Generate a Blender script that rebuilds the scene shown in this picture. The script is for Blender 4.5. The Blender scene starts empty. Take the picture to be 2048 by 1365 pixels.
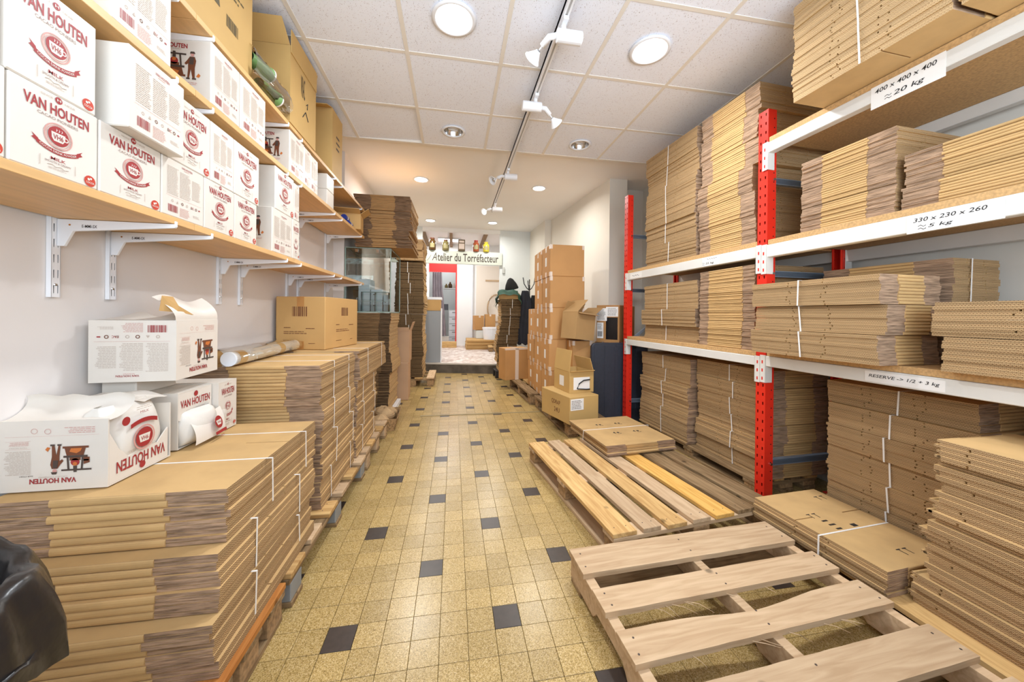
import bpy, bmesh, math, random
from mathutils import Matrix, Vector
random.seed(7)
C = bpy.context.scene.collection
S = bpy.context.scene
PI = math.pi

# ------------------------------------------------------------------ camera
def cam_rot(yaw, pitch, roll):
    cy, sy = math.cos(yaw), math.sin(yaw); cp, sp = math.cos(pitch), math.sin(pitch)
    f = Vector((sy*cp, cy*cp, sp)); r = Vector((cy, -sy, 0)); u = r.cross(f)
    cr, sr = math.cos(roll), math.sin(roll)
    return r*cr+u*sr, -r*sr+u*cr, f
cd = bpy.data.cameras.new('camera'); cam = bpy.data.objects.new('camera', cd); C.objects.link(cam)
r_, u_, f_ = cam_rot(.167, -.0022, .0104)
cam.matrix_world = Matrix(((r_.x, u_.x, -f_.x, .4381), (r_.y, u_.y, -f_.y, -1.26127), (r_.z, u_.z, -f_.z, 1.1579), (0, 0, 0, 1)))
cd.sensor_width = 36; cd.lens = 36*692.58/2048; cd.shift_y = -(682.5-631.22)/2048
cd.clip_start = .02; cd.clip_end = 100
S.camera = cam
# ------------------------------------------------------------------ world daylight, added uplight at the shopfront, exposure
w = bpy.data.worlds.new('world'); S.world = w; w.use_nodes = True
bg = w.node_tree.nodes['Background']; bg.inputs[0].default_value = (.84, .91, 1, 1); bg.inputs[1].default_value = .8
S.view_settings.view_transform = 'Standard'; S.view_settings.look = 'None'
S.view_settings.gamma = 1; S.view_settings.use_curve_mapping = False
S.view_settings.exposure = -0.41
def area(name, loc, rot, sx, sy, power, col=(1, 1, 1), shape='RECTANGLE', spread=PI):
    l = bpy.data.lights.new(name, 'AREA'); l.shape = shape; l.size = sx; l.size_y = sy; l.energy = power; l.color = col; l.spread = spread
    o = bpy.data.objects.new(name, l); C.objects.link(o); o.location = loc; o.rotation_euler = rot
    return o
area('window_uplight', (1.1, -2.15, 1.7), (PI/2+.72, 0, 0), 3.4, 1.5, 165, (.74, .87, 1))  # added area light at the unseen window, tilted up to brighten the ceiling
LAMP_ON = 30; LAMP_DIM = 14; LAMP_FAR = 33

# ------------------------------------------------------------------ materials
def newmat(name):
    m = bpy.data.materials.new(name); m.use_nodes = True
    nt = m.node_tree; b = nt.nodes['Principled BSDF']
    return m, nt, b
def N(nt, t, **k):
    n = nt.nodes.new(t)
    for a, v in k.items(): setattr(n, a, v)
    return n
def srgb(r, g, b):
    f = lambda c: (c/255/12.92) if c/255 <= .04045 else ((c/255+.055)/1.055)**2.4
    return (f(r), f(g), f(b), 1)
def M(name, col, rough=.6, noise=None, rnd=0, bump=0, bscale=60, stretch=None, metal=0, col2=None, spec=.5, coord='Object'):
    m, nt, b = newmat(name)
    b.inputs['Roughness'].default_value = rough; b.inputs['Metallic'].default_value = metal
    b.inputs['Specular IOR Level'].default_value = spec
    b.inputs['Base Color'].default_value = col
    out = None
    tc = N(nt, 'ShaderNodeTexCoord'); mp = N(nt, 'ShaderNodeMapping')
    nt.links.new(tc.outputs[coord], mp.inputs[0])
    if stretch: mp.inputs['Scale'].default_value = stretch
    if rnd:
        oi = N(nt, 'ShaderNodeObjectInfo')
        va = N(nt, 'ShaderNodeVectorMath', operation='ADD'); sc = N(nt, 'ShaderNodeVectorMath', operation='SCALE')
        cx = N(nt, 'ShaderNodeCombineXYZ')
        for i in range(3): nt.links.new(oi.outputs['Random'], cx.inputs[i])
        sc.inputs['Scale'].default_value = 37.0
        nt.links.new(cx.outputs[0], sc.inputs[0]); nt.links.new(sc.outputs[0], va.inputs[1])
        nt.links.new(tc.outputs[coord], va.inputs[0]); nt.links.new(va.outputs[0], mp.inputs[0])
    if noise:
        n = N(nt, 'ShaderNodeTexNoise'); n.inputs['Scale'].default_value = noise[0]; n.inputs['Detail'].default_value = 5
        nt.links.new(mp.outputs[0], n.inputs['Vector'])
        mx = N(nt, 'ShaderNodeMix', data_type='RGBA')
        c2 = col2 or tuple(c*(1-noise[1]) for c in col[:3])+(1,)
        mx.inputs['A'].default_value = c2; mx.inputs['B'].default_value = tuple(min(1, c*(1+noise[1]*.3)) for c in col[:3])+(1,)
        cr = N(nt, 'ShaderNodeMapRange'); cr.inputs[1].default_value = .32; cr.inputs[2].default_value = .62
        nt.links.new(n.outputs[0], cr.inputs[0]); nt.links.new(cr.outputs[0], mx.inputs['Factor'])
        out = mx.outputs['Result']
    if rnd:
        hs = N(nt, 'ShaderNodeHueSaturation'); mr = N(nt, 'ShaderNodeMapRange')
        mr.inputs[3].default_value = 1-rnd; mr.inputs[4].default_value = 1+rnd
        nt.links.new(oi.outputs['Random'], mr.inputs[0]); nt.links.new(mr.outputs[0], hs.inputs['Value'])
        hs.inputs['Color'].default_value = col
        if out: nt.links.new(out, hs.inputs['Color'])
        out = hs.outputs[0]
    if out: nt.links.new(out, b.inputs['Base Color'])
    if bump:
        n2 = N(nt, 'ShaderNodeTexNoise'); n2.inputs['Scale'].default_value = bscale; n2.inputs['Detail'].default_value = 3
        nt.links.new(mp.outputs[0], n2.inputs['Vector'])
        bp = N(nt, 'ShaderNodeBump'); bp.inputs['Strength'].default_value = bump; bp.inputs['Distance'].default_value = .003
        nt.links.new(n2.outputs[0], bp.inputs['Height']); nt.links.new(bp.outputs[0], b.inputs['Normal'])
    return m
def flute_mat(name, light, dark, lam=.0085, hh=.0056):
    """end grain of double-wall corrugated board: liners and a wavy medium with open holes"""
    m, nt, b = newmat(name); b.inputs['Roughness'].default_value = .85; b.inputs['Specular IOR Level'].default_value = .2
    tc = N(nt, 'ShaderNodeTexCoord'); sx = N(nt, 'ShaderNodeSeparateXYZ'); nt.links.new(tc.outputs['Object'], sx.inputs[0])
    def ma(op, a, bb=None):
        n = N(nt, 'ShaderNodeMath', operation=op)
        for i, v in enumerate((a, bb)):
            if v is None: continue
            if isinstance(v, (int, float)): n.inputs[i].default_value = v
            else: nt.links.new(v, n.inputs[i])
        return n.outputs[0]
    zf = ma('FRACT', ma('DIVIDE', sx.outputs['Z'], hh))
    s = ma('MULTIPLY_ADD', ma('SINE', ma('MULTIPLY', sx.outputs['Y'], 2*PI/lam)), .36); nt.nodes[-1].inputs[2].default_value = .5
    d = ma('ABSOLUTE', ma('SUBTRACT', zf, s))
    onwave = ma('LESS_THAN', d, .2)
    edge = ma('GREATER_THAN', ma('ABSOLUTE', ma('SUBTRACT', zf, .5)), .36)
    f = ma('MAXIMUM', onwave, edge)
    nz = N(nt, 'ShaderNodeTexNoise'); nz.inputs['Scale'].default_value = 14; nt.links.new(tc.outputs['Object'], nz.inputs['Vector'])
    mx = N(nt, 'ShaderNodeMix', data_type='RGBA'); mx.inputs['A'].default_value = dark; mx.inputs['B'].default_value = light
    nt.links.new(f, mx.inputs['Factor'])
    oi = N(nt, 'ShaderNodeObjectInfo'); hs = N(nt, 'ShaderNodeHueSaturation'); mr = N(nt, 'ShaderNodeMapRange')
    mr.inputs[3].default_value = .84; mr.inputs[4].default_value = 1.16
    ad = ma('ADD', ma('MULTIPLY', oi.outputs['Random'], .6), ma('MULTIPLY', nz.outputs[0], .4))
    nt.links.new(ad, mr.inputs[0]); nt.links.new(mr.outputs[0], hs.inputs['Value']); nt.links.new(mx.outputs['Result'], hs.inputs['Color'])
    nt.links.new(hs.outputs[0], b.inputs['Base Color'])
    return m
def emit(name, col, s):
    m, nt, b = newmat(name); b.inputs['Emission Color'].default_value = col; b.inputs['Emission Strength'].default_value = s
    b.inputs['Base Color'].default_value = (.8, .8, .8, 1); return m
def glass(name, col, alpha):
    m, nt, b = newmat(name); out = nt.nodes['Material Output']
    tr = N(nt, 'ShaderNodeBsdfTransparent'); tr.inputs[0].default_value = (.97, .985, .98, 1)
    gl = N(nt, 'ShaderNodeBsdfGlossy'); gl.inputs['Roughness'].default_value = .02; gl.inputs[0].default_value = col
    fr = N(nt, 'ShaderNodeFresnel'); fr.inputs[0].default_value = 1.5
    mxs = N(nt, 'ShaderNodeMixShader'); ad = N(nt, 'ShaderNodeMath', operation='ADD'); ad.inputs[1].default_value = alpha
    nt.links.new(fr.outputs[0], ad.inputs[0]); nt.links.new(ad.outputs[0], mxs.inputs[0])
    nt.links.new(tr.outputs[0], mxs.inputs[1]); nt.links.new(gl.outputs[0], mxs.inputs[2]); nt.links.new(mxs.outputs[0], out.inputs[0])
    return m
def wood(name, a, bcol, rough=.7):
    m, nt, b = newmat(name); b.inputs['Roughness'].default_value = rough; b.inputs['Specular IOR Level'].default_value = .25
    tc = N(nt, 'ShaderNodeTexCoord'); oi = N(nt, 'ShaderNodeObjectInfo')
    cx = N(nt, 'ShaderNodeCombineXYZ')
    for i in range(3): nt.links.new(oi.outputs['Random'], cx.inputs[i])
    sc = N(nt, 'ShaderNodeVectorMath', operation='SCALE'); sc.inputs['Scale'].default_value = 23
    va = N(nt, 'ShaderNodeVectorMath', operation='ADD'); nt.links.new(cx.outputs[0], sc.inputs[0]); nt.links.new(sc.outputs[0], va.inputs[1]); nt.links.new(tc.outputs['Object'], va.inputs[0])
    mp = N(nt, 'ShaderNodeMapping'); mp.inputs['Scale'].default_value = (1.2, 14, 14); nt.links.new(va.outputs[0], mp.inputs[0])
    n = N(nt, 'ShaderNodeTexNoise'); n.inputs['Scale'].default_value = 3.2; n.inputs['Detail'].default_value = 6; n.inputs['Distortion'].default_value = .9
    nt.links.new(mp.outputs[0], n.inputs['Vector'])
    vo = N(nt, 'ShaderNodeTexVoronoi'); vo.inputs['Scale'].default_value = 5.5; nt.links.new(va.outputs[0], vo.inputs['Vector'])
    kn = N(nt, 'ShaderNodeMapRange'); kn.inputs[1].default_value = .05; kn.inputs[2].default_value = .11; kn.inputs[3].default_value = .45; kn.inputs[4].default_value = 1
    nt.links.new(vo.outputs[0], kn.inputs[0])
    cr = N(nt, 'ShaderNodeMapRange'); cr.inputs[1].default_value = .35; cr.inputs[2].default_value = .65; nt.links.new(n.outputs[0], cr.inputs[0])
    mx = N(nt, 'ShaderNodeMix', data_type='RGBA'); mx.inputs['A'].default_value = bcol; mx.inputs['B'].default_value = a; nt.links.new(cr.outputs[0], mx.inputs['Factor'])
    hs = N(nt, 'ShaderNodeHueSaturation'); mr = N(nt, 'ShaderNodeMapRange'); mr.inputs[3].default_value = .85; mr.inputs[4].default_value = 1.12
    nt.links.new(oi.outputs['Random'], mr.inputs[0]); mu = N(nt, 'ShaderNodeMath', operation='MULTIPLY')
    nt.links.new(mr.outputs[0], mu.inputs[0]); nt.links.new(kn.outputs[0], mu.inputs[1]); nt.links.new(mu.outputs[0], hs.inputs['Value'])
    nt.links.new(mx.outputs['Result'], hs.inputs['Color']); nt.links.new(hs.outputs[0], b.inputs['Base Color'])
    bp = N(nt, 'ShaderNodeBump'); bp.inputs['Strength'].default_value = .25; bp.inputs['Distance'].default_value = .002
    nt.links.new(n.outputs[0], bp.inputs['Height']); nt.links.new(bp.outputs[0], b.inputs['Normal'])
    return m
def ceil_mat():
    m, nt, b = newmat('mineral_tile'); b.inputs['Roughness'].default_value = .9
    tc = N(nt, 'ShaderNodeTexCoord'); g = N(nt, 'ShaderNodeNewGeometry')
    n = N(nt, 'ShaderNodeTexNoise'); n.inputs['Scale'].default_value = 230; n.inputs['Detail'].default_value = 2; nt.links.new(g.outputs['Position'], n.inputs['Vector'])
    mp = N(nt, 'ShaderNodeMapping'); mp.inputs['Scale'].default_value = (1, .55, 1); nt.links.new(g.outputs['Position'], mp.inputs[0]); nt.links.new(mp.outputs[0], n.inputs['Vector'])
    cr = N(nt, 'ShaderNodeMapRange'); cr.inputs[1].default_value = .28; cr.inputs[2].default_value = .37; nt.links.new(n.outputs[0], cr.inputs[0])
    mx = N(nt, 'ShaderNodeMix', data_type='RGBA'); mx.inputs['A'].default_value = srgb(190, 178, 178); mx.inputs['B'].default_value = srgb(244, 246, 254)
    nt.links.new(cr.outputs[0], mx.inputs['Factor']); nt.links.new(mx.outputs['Result'], b.inputs['Base Color'])
    bp = N(nt, 'ShaderNodeBump'); bp.inputs['Strength'].default_value = .4; bp.inputs['Distance'].default_value = .003
    nt.links.new(cr.outputs[0], bp.inputs['Height']); nt.links.new(bp.outputs[0], b.inputs['Normal'])
    return m
def terrazzo():
    m, nt, b = newmat('granito_tile'); b.inputs['Roughness'].default_value = .27; b.inputs['Specular IOR Level'].default_value = .5
    g = N(nt, 'ShaderNodeNewGeometry')
    v = N(nt, 'ShaderNodeTexVoronoi'); v.inputs['Scale'].default_value = 400; nt.links.new(g.outputs['Position'], v.inputs['Vector'])
    sep = N(nt, 'ShaderNodeSeparateColor'); nt.links.new(v.outputs['Color'], sep.inputs[0])
    cr = N(nt, 'ShaderNodeValToRGB'); e = cr.color_ramp.elements
    e[0].position = 0; e[0].color = srgb(132, 106, 58); e[1].position = 1; e[1].color = srgb(212, 186, 140)
    for p, c in ((.22, srgb(166, 137, 80)), (.55, srgb(188, 158, 99)), (.8, srgb(199, 169, 111))):
        k = e.new(p); k.color = c
    nt.links.new(sep.outputs[0], cr.inputs[0])
    sn = N(nt, 'ShaderNodeVectorMath', operation='SNAP'); sn.inputs[1].default_value = (.1, .1, 10); nt.links.new(g.outputs['Position'], sn.inputs[0])
    wn = N(nt, 'ShaderNodeTexWhiteNoise'); nt.links.new(sn.outputs[0], wn.inputs['Vector'])
    n = N(nt, 'ShaderNodeTexNoise'); n.inputs['Scale'].default_value = 1.6; n.inputs['Detail'].default_value = 6; nt.links.new(g.outputs['Position'], n.inputs['Vector'])
    ad = N(nt, 'ShaderNodeMath', operation='ADD'); nt.links.new(wn.outputs[0], ad.inputs[0]); nt.links.new(n.outputs[0], ad.inputs[1])
    mr = N(nt, 'ShaderNodeMapRange'); mr.inputs[1].default_value = .3; mr.inputs[2].default_value = 1.6; mr.inputs[3].default_value = .74; mr.inputs[4].default_value = 1.02
    nt.links.new(ad.outputs[0], mr.inputs[0])
    hs = N(nt, 'ShaderNodeHueSaturation'); nt.links.new(mr.outputs[0], hs.inputs['Value']); nt.links.new(cr.outputs[0], hs.inputs['Color'])
    nt.links.new(hs.outputs[0], b.inputs['Base Color'])
    return m
def pebble():
    m, nt, b = newmat('pebble_floor'); b.inputs['Roughness'].default_value = .4
    g = N(nt, 'ShaderNodeNewGeometry'); mp = N(nt, 'ShaderNodeMapping'); mp.inputs['Scale'].default_value = (1, .55, 1); nt.links.new(g.outputs['Position'], mp.inputs[0])
    v = N(nt, 'ShaderNodeTexVoronoi'); v.inputs['Scale'].default_value = 13; nt.links.new(mp.outputs[0], v.inputs['Vector'])
    cr = N(nt, 'ShaderNodeValToRGB'); e = cr.color_ramp.elements
    e[0].color = srgb(190, 165, 150); e[1].color = srgb(238, 226, 216)
    sep = N(nt, 'ShaderNodeSeparateColor'); nt.links.new(v.outputs['Color'], sep.inputs[0]); nt.links.new(sep.outputs[0], cr.inputs[0])
    nt.links.new(cr.outputs[0], b.inputs['Base Color'])
    return m
KRAFT = M('kraft', srgb(202, 165, 112), .75, (7, .12), .09, .05, 90, spec=.25)
RAW = M('raw_edge', srgb(172, 142, 116), .95, (120, .48), .12, .8, 240, stretch=(.12, .12, 1.3), spec=.1)
FLUTE = flute_mat('flute_edge', srgb(196, 164, 120), srgb(110, 78, 50))
KRAFT_SHADED = M('kraft_shaded', srgb(128, 100, 68), .8, (9, .2), .13, .05, 90, spec=.2)  # darker board copies from here: shade painted in for dim stack faces
RAW_SHADED = M('raw_edge_shaded', srgb(98, 78, 58), .95, (110, .5), .15, .8, 240, stretch=(.12, .12, 1.3), spec=.1)
FLUTE_SHADED = flute_mat('flute_edge_shaded', srgb(112, 90, 62), srgb(72, 54, 36))
FLUTE_L = flute_mat('flute_edge_light', srgb(214, 182, 136), srgb(140, 106, 70))
KRAFT_M = M('kraft_mid', srgb(172, 132, 86), .78, (8, .15), .1, .05, 90, spec=.25)
RAW_M = M('raw_edge_mid', srgb(132, 104, 80), .95, (110, .5), .13, .8, 240, stretch=(.12, .12, 1.3), spec=.1)
RAW_LIT = M('raw_edge_lit', srgb(204, 170, 126), .95, (90, .4), .12, .8, 200, stretch=(.3, .3, 1.3), spec=.1)  # paler raw edge, light painted in for the stacks' aisle side
CARTON = M('carton_board', srgb(200, 158, 100), .7, (3, .08), .05, .03, 60, spec=.3)
CARTON_O = M('carton_board_orange', srgb(197, 146, 90), .65, (3, .08), .06, .03, 60, spec=.3)
CARTON_Y = M('carton_board_yellow', srgb(204, 166, 104), .65, (3, .08), .04, .03, 60, spec=.3)
WHITE_C = M('white_carton', srgb(224, 215, 203), .42, (4, .03), .02, .02, 60)
POUCH = M('white_pouch', srgb(226, 220, 210), .3, (9, .05), 0, .35, 30)
RED_INK = M('red_ink', srgb(158, 42, 44), .5)
RED_DOT = M('orange_red_ink', srgb(194, 58, 36), .5)
PINK_INK = M('pale_red_ink', srgb(205, 150, 140), .5)
GREY_INK = M('grey_ink', srgb(192, 174, 160), .6)
DARK_INK = M('dark_ink', srgb(74, 60, 52), .6)
BROWN_INK = M('brown_ink', srgb(112, 62, 36), .6)
ORANGE_INK = M('orange_ink', srgb(200, 112, 48), .6)
BLACK_INK = M('black_ink', srgb(38, 36, 36), .6)
STRAP = M('white_strap', srgb(238, 234, 228), .4)
BLACK_STRAP = M('black_strap', srgb(40, 38, 38), .4)
RED = M('red_steel', srgb(222, 44, 26), .38, (5, .08), 0)
BEAM = M('grey_white_steel', srgb(222, 218, 210), .4, (4, .05), 0)
BRACE = M('blue_grey_steel', srgb(132, 146, 162), .4, (8, .1), 0, metal=.3)
PARTICLE = M('particle_board', srgb(204, 162, 108), .8, (110, .22), .05, .2, 150)
HOLE = M('dark_hollow', srgb(34, 24, 22), .9)
SHELF = M('beech_laminate', srgb(222, 176, 116), .45, (5, .1), .04, stretch=(9, .8, 9))
WHITE_M = M('white_enamel', srgb(240, 240, 242), .35)
WALL = M('wall_paint', srgb(230, 222, 216), .85, (1.3, .05), 0, .06, 25)
WALL_R = M('wall_paint_cream', srgb(228, 222, 210), .85, (1.3, .04), 0, .06, 25)
PLASTER = M('plaster_white', srgb(247, 244, 240), .85, (1, .03), 0, .05, 25)
GREYWALL = M('wall_pale_grey', srgb(222, 225, 222), .8, (1.2, .03))
TBAR = M('ceiling_bar', srgb(236, 228, 216), .6)
TILE = terrazzo()
BLACKTILE = M('black_tile', srgb(62, 52, 46), .33, (40, .18), .1)
GROUT = M('grout', srgb(132, 112, 72), .9, (30, .3))
CTILE = ceil_mat()
W_NEW = wood('pale_pine', srgb(208, 178, 142), srgb(188, 156, 120))
W_MID = wood('pine', srgb(212, 174, 116), srgb(182, 140, 86))
W_OLD = wood('grey_wood', srgb(160, 132, 96), srgb(118, 92, 62))
W_GOLD = wood('golden_pine', srgb(220, 172, 96), srgb(196, 146, 72))
W_ORANGE = wood('orange_stained_wood', srgb(206, 140, 72), srgb(180, 112, 52))
CHIP = M('pressed_wood_block', srgb(168, 134, 94), .9, (60, .4), .1, .4, 90)
GREY_P = M('grey_plastic', srgb(140, 142, 142), .5, (6, .1))
BLACK_P = M('black_plastic', srgb(36, 36, 38), .4)
BAG = M('black_bag', srgb(34, 31, 30), .3, (4, .2), 0, .9, 22)
TABLE = M('charcoal_resin', srgb(50, 54, 64), .5, (30, .12), 0, .1, 120)
TAPE = M('clear_tape', srgb(226, 206, 188), .25)
PAPER = M('paper', srgb(240, 236, 230), .6)
GLASS = glass('pane_glass', (.9, .95, .93, 1), .05)
GLASS_E = M('glass_edge', srgb(150, 172, 162), .2)
ACRYL = glass('film', (1, 1, 1, 1), .16)
LAMP = emit('lamp_glow', (.97, .98, 1, 1), 16)
LAMP_F = emit('lamp_glow_warm', (1, .97, .9, 1), 12)
CHROME = M('reflector', srgb(205, 205, 205), .15, metal=1)
STONE = M('step_stone', srgb(98, 88, 76), .7, (6, .4), 0, .2, 30)
STEPTOP = M('step_top', srgb(196, 186, 174), .5, (4, .1))
PEB = pebble()
GREEN_CLOTH = M('green_cloth', srgb(36, 78, 60), .6, (5, .3))
NAVY = M('navy_cloth', srgb(30, 32, 42), .85, (8, .3))
BLACK_CL = M('black_felt', srgb(26, 26, 26), .9)
CURTAIN = M('grey_curtain', srgb(140, 128, 132), .9, (5, .2))
CAB = M('grey_cabinet', srgb(150, 152, 154), .5)
SIGNM = M('sign_board', srgb(200, 204, 190), .6)
CUPG = M('green_cup', srgb(112, 148, 88), .45)
BLUE = M('blue_can', srgb(36, 58, 142), .35)
AMBER = M('amber_jar', srgb(86, 58, 26), .15)
OLIVE = M('olive_jar', srgb(120, 108, 66), .15)
REDJ = M('red_brown_jar', srgb(150, 74, 44), .15)
YELJ = M('yellow_jar', srgb(196, 178, 60), .15)
WICKER = M('wicker', srgb(176, 138, 92), .8, (60, .5), 0, .8, 90)
CRUMPLE = M('crumpled_paper', srgb(196, 162, 118), .85, (8, .2), 0, .6, 14)

# ------------------------------------------------------------------ mesh helpers
class B:
    def __init__(s): s.v = []; s.f = []; s.m = []
    def add(s, vs, fs, m=0, X=None):
        o = len(s.v)
        for p in vs:
            p = Vector(p)
            s.v.append(tuple(X @ p) if X else tuple(p))
        for f in fs: s.f.append([i+o for i in f]); s.m.append(m)
        return s
    def box(s, x0, x1, y0, y1, z0, z1, m=0, X=None):
        return s.add([(x0,y0,z0),(x1,y0,z0),(x1,y1,z0),(x0,y1,z0),(x0,y0,z1),(x1,y0,z1),(x1,y1,z1),(x0,y1,z1)],
              [(3,2,1,0),(4,5,6,7),(0,1,5,4),(1,2,6,5),(2,3,7,6),(3,0,4,7)], m, X)
    def prism(s, poly, z0, z1, m=0, X=None):
        n = len(poly)
        return s.add([(x,y,z0) for x,y in poly]+[(x,y,z1) for x,y in poly],
              [tuple(range(n-1,-1,-1)), tuple(range(n,2*n))]+[(i,(i+1)%n,n+(i+1)%n,n+i) for i in range(n)], m, X)
    def lathe(s, prof, n=20, m=0, X=None, cap=True, wob=None):
        vs = []; fs = []
        for k,(r,z) in enumerate(prof):
            for i in range(n):
                a = 2*PI*i/n; rr = r*(1 if not wob else wob(a,k)); vs.append((rr*math.cos(a), rr*math.sin(a), z))
        for k in range(len(prof)-1):
            for i in range(n):
                j = (i+1)%n; fs.append((k*n+i, k*n+j, (k+1)*n+j, (k+1)*n+i))
        if cap: fs.append(tuple(range(n-1,-1,-1))); fs.append(tuple(range((len(prof)-1)*n, len(prof)*n)))
        return s.add(vs, fs, m, X)
    def tube(s, pts, r, n=8, m=0):
        pts = [Vector(p) for p in pts]; vs = []; fs = []
        for k,p in enumerate(pts):
            d = (pts[min(k+1,len(pts)-1)]-pts[max(k-1,0)]).normalized()
            a = d.orthogonal().normalized() if abs(d.z) > .9 else d.cross(Vector((0,0,1))).normalized()
            b = d.cross(a)
            rr = r[k] if isinstance(r,(list,tuple)) else r
            for i in range(n):
                t = 2*PI*i/n; vs.append(p+(a*math.cos(t)+b*math.sin(t))*rr)
        for k in range(len(pts)-1):
            for i in range(n):
                j=(i+1)%n; fs.append((k*n+i,k*n+j,(k+1)*n+j,(k+1)*n+i))
        fs.append(tuple(range(n))); fs.append(tuple(range(len(pts)*n-1,(len(pts)-1)*n-1,-1)))
        return s.add(vs, fs, m)
    def grid(s, fn, nu, nv, m=0, thick=None):
        vs = [fn(i/nu, j/nv) for j in range(nv+1) for i in range(nu+1)]
        fs = [(j*(nu+1)+i, j*(nu+1)+i+1, (j+1)*(nu+1)+i+1, (j+1)*(nu+1)+i) for j in range(nv) for i in range(nu)]
        return s.add(vs, fs, m)
    def poly(s, pts, y=0, m=0):
        """flat print polygon in the x-z plane"""
        return s.add([(x, y, z) for x, z in pts], [tuple(range(len(pts)))], m)
    def mesh(s, name, mats, bev=0, smooth=False, recalc=True):
        me = bpy.data.meshes.new(name); me.from_pydata([tuple(p) for p in s.v], [], s.f)
        if not isinstance(mats, (list, tuple)): mats = [mats]
        for a in mats: me.materials.append(a)
        me.polygons.foreach_set('material_index', s.m)
        if bev or recalc:
            bm = bmesh.new(); bm.from_mesh(me)
            if recalc: bmesh.ops.recalc_face_normals(bm, faces=bm.faces)
            if bev: bmesh.ops.bevel(bm, geom=bm.edges[:], offset=bev, segments=1, profile=.5, affect='EDGES', clamp_overlap=True)
            bm.to_mesh(me); bm.free()
        if smooth: me.polygons.foreach_set('use_smooth', [True]*len(me.polygons))
        me.update(); return me
def ob(name, me, parent=None, loc=(0,0,0), rot=(0,0,0)):
    o = bpy.data.objects.new(name, me); C.objects.link(o); o.location = loc
    o.rotation_euler = rot if isinstance(rot,(tuple,list)) else (0,0,rot)
    if parent: o.parent = parent
    return o
def tag(o, label, cat, group=None):
    o['label'] = label; o['category'] = cat
    if group: o['group'] = group
    return o
def thing(name, label, cat, loc=(0,0,0), rot=0, group=None):
    return tag(ob(name, None, None, loc, rot), label, cat, group)
def struct(name, me, parent=None, loc=(0,0,0)):
    o = ob(name, me, parent, loc)
    if not parent: o['kind'] = 'structure'
    return o
def boxme(name, dx, dy, dz, mat, bev=0, z0=0):
    return B().box(-dx/2,dx/2,-dy/2,dy/2,z0,z0+dz).mesh(name, mat, bev)
_txt = {}
def text(s, size, bold=0, shear=0):
    k = (s, bold, shear)
    if k not in _txt:
        cu = bpy.data.curves.new('t','FONT'); cu.body = s; cu.size = 1; cu.align_x = 'CENTER'; cu.align_y = 'CENTER'; cu.resolution_u = 2; cu.offset = bold; cu.shear = shear
        o = bpy.data.objects.new('t', cu); C.objects.link(o)
        dg = bpy.context.evaluated_depsgraph_get(); e = o.evaluated_get(dg); me = e.to_mesh()
        vs = [(v.co.x, v.co.y) for v in me.vertices]; fs = [tuple(p.vertices) for p in me.polygons]
        e.to_mesh_clear(); bpy.data.objects.remove(o); bpy.data.curves.remove(cu)
        xs = [v[0] for v in vs]; ys = [v[1] for v in vs]; cx = (min(xs)+max(xs))/2; cyy = (min(ys)+max(ys))/2
        _txt[k] = ([(x-cx, y-cyy) for x, y in vs], fs, max(xs)-min(xs), max(ys)-min(ys))
    return _txt[k]
def put_text(b, s, cx, cz, width, height, m=0, bold=0, y=0, arc=None, rot=0, shear=0):
    vs, fs, w0, h0 = text(s, 1, bold, shear); out = []
    for px, pz in vs:
        x = px/w0*width; z = pz/h0*height
        if arc: z += arc*(x*x)
        if rot: x, z = x*math.cos(rot)-z*math.sin(rot), x*math.sin(rot)+z*math.cos(rot)
        out.append((cx+x, y, cz+z))
    b.add(out, fs, m)
def disc(b, cx, cz, r, m=0, y=0, n=20, r2=None):
    if r2 is None: b.poly([(cx+r*math.cos(2*PI*i/n), cz+r*math.sin(2*PI*i/n)) for i in range(n)], y, m)
    else:
        vs = [(cx+q*math.cos(2*PI*i/n), y, cz+q*math.sin(2*PI*i/n)) for q in (r, r2) for i in range(n)]
        b.add(vs, [(i,(i+1)%n,n+(i+1)%n,n+i) for i in range(n)], m)
def rect(b, x0, x1, z0, z1, m=0, y=0): b.poly([(x0,z0),(x1,z0),(x1,z1),(x0,z1)], y, m)
def barcode(b, x0, x1, z0, z1, m=0, y=0, n=22, sd=3):
    rr = random.Random(sd); x = x0
    while x < x1:
        wv = (x1-x0)/n*rr.choice((.3,.5,.8)); rect(b, x, min(x+wv,x1), z0, z1, m, y); x += wv+(x1-x0)/n*rr.choice((.3,.5,.7))
def lines(b, x0, x1, z0, z1, n, m=0, y=0, sd=1, th=.34):
    rr = random.Random(sd); dz = (z1-z0)/n
    for i in range(n):
        z = z1-dz*(i+.5); x = x0; xe = x0+(x1-x0)*rr.uniform(.78,1)
        while x < xe:
            wv = (x1-x0)*rr.uniform(.08,.22); rect(b, x, min(xe,x+wv), z-dz*th/2, z+dz*th/2, m, y); x += wv+(x1-x0)*.025
INKS = [RED_INK, GREY_INK, RED_DOT, WHITE_C, PINK_INK, DARK_INK, BROWN_INK, ORANGE_INK, M('brown_grey_ink', srgb(140, 112, 102), .6)]
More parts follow.
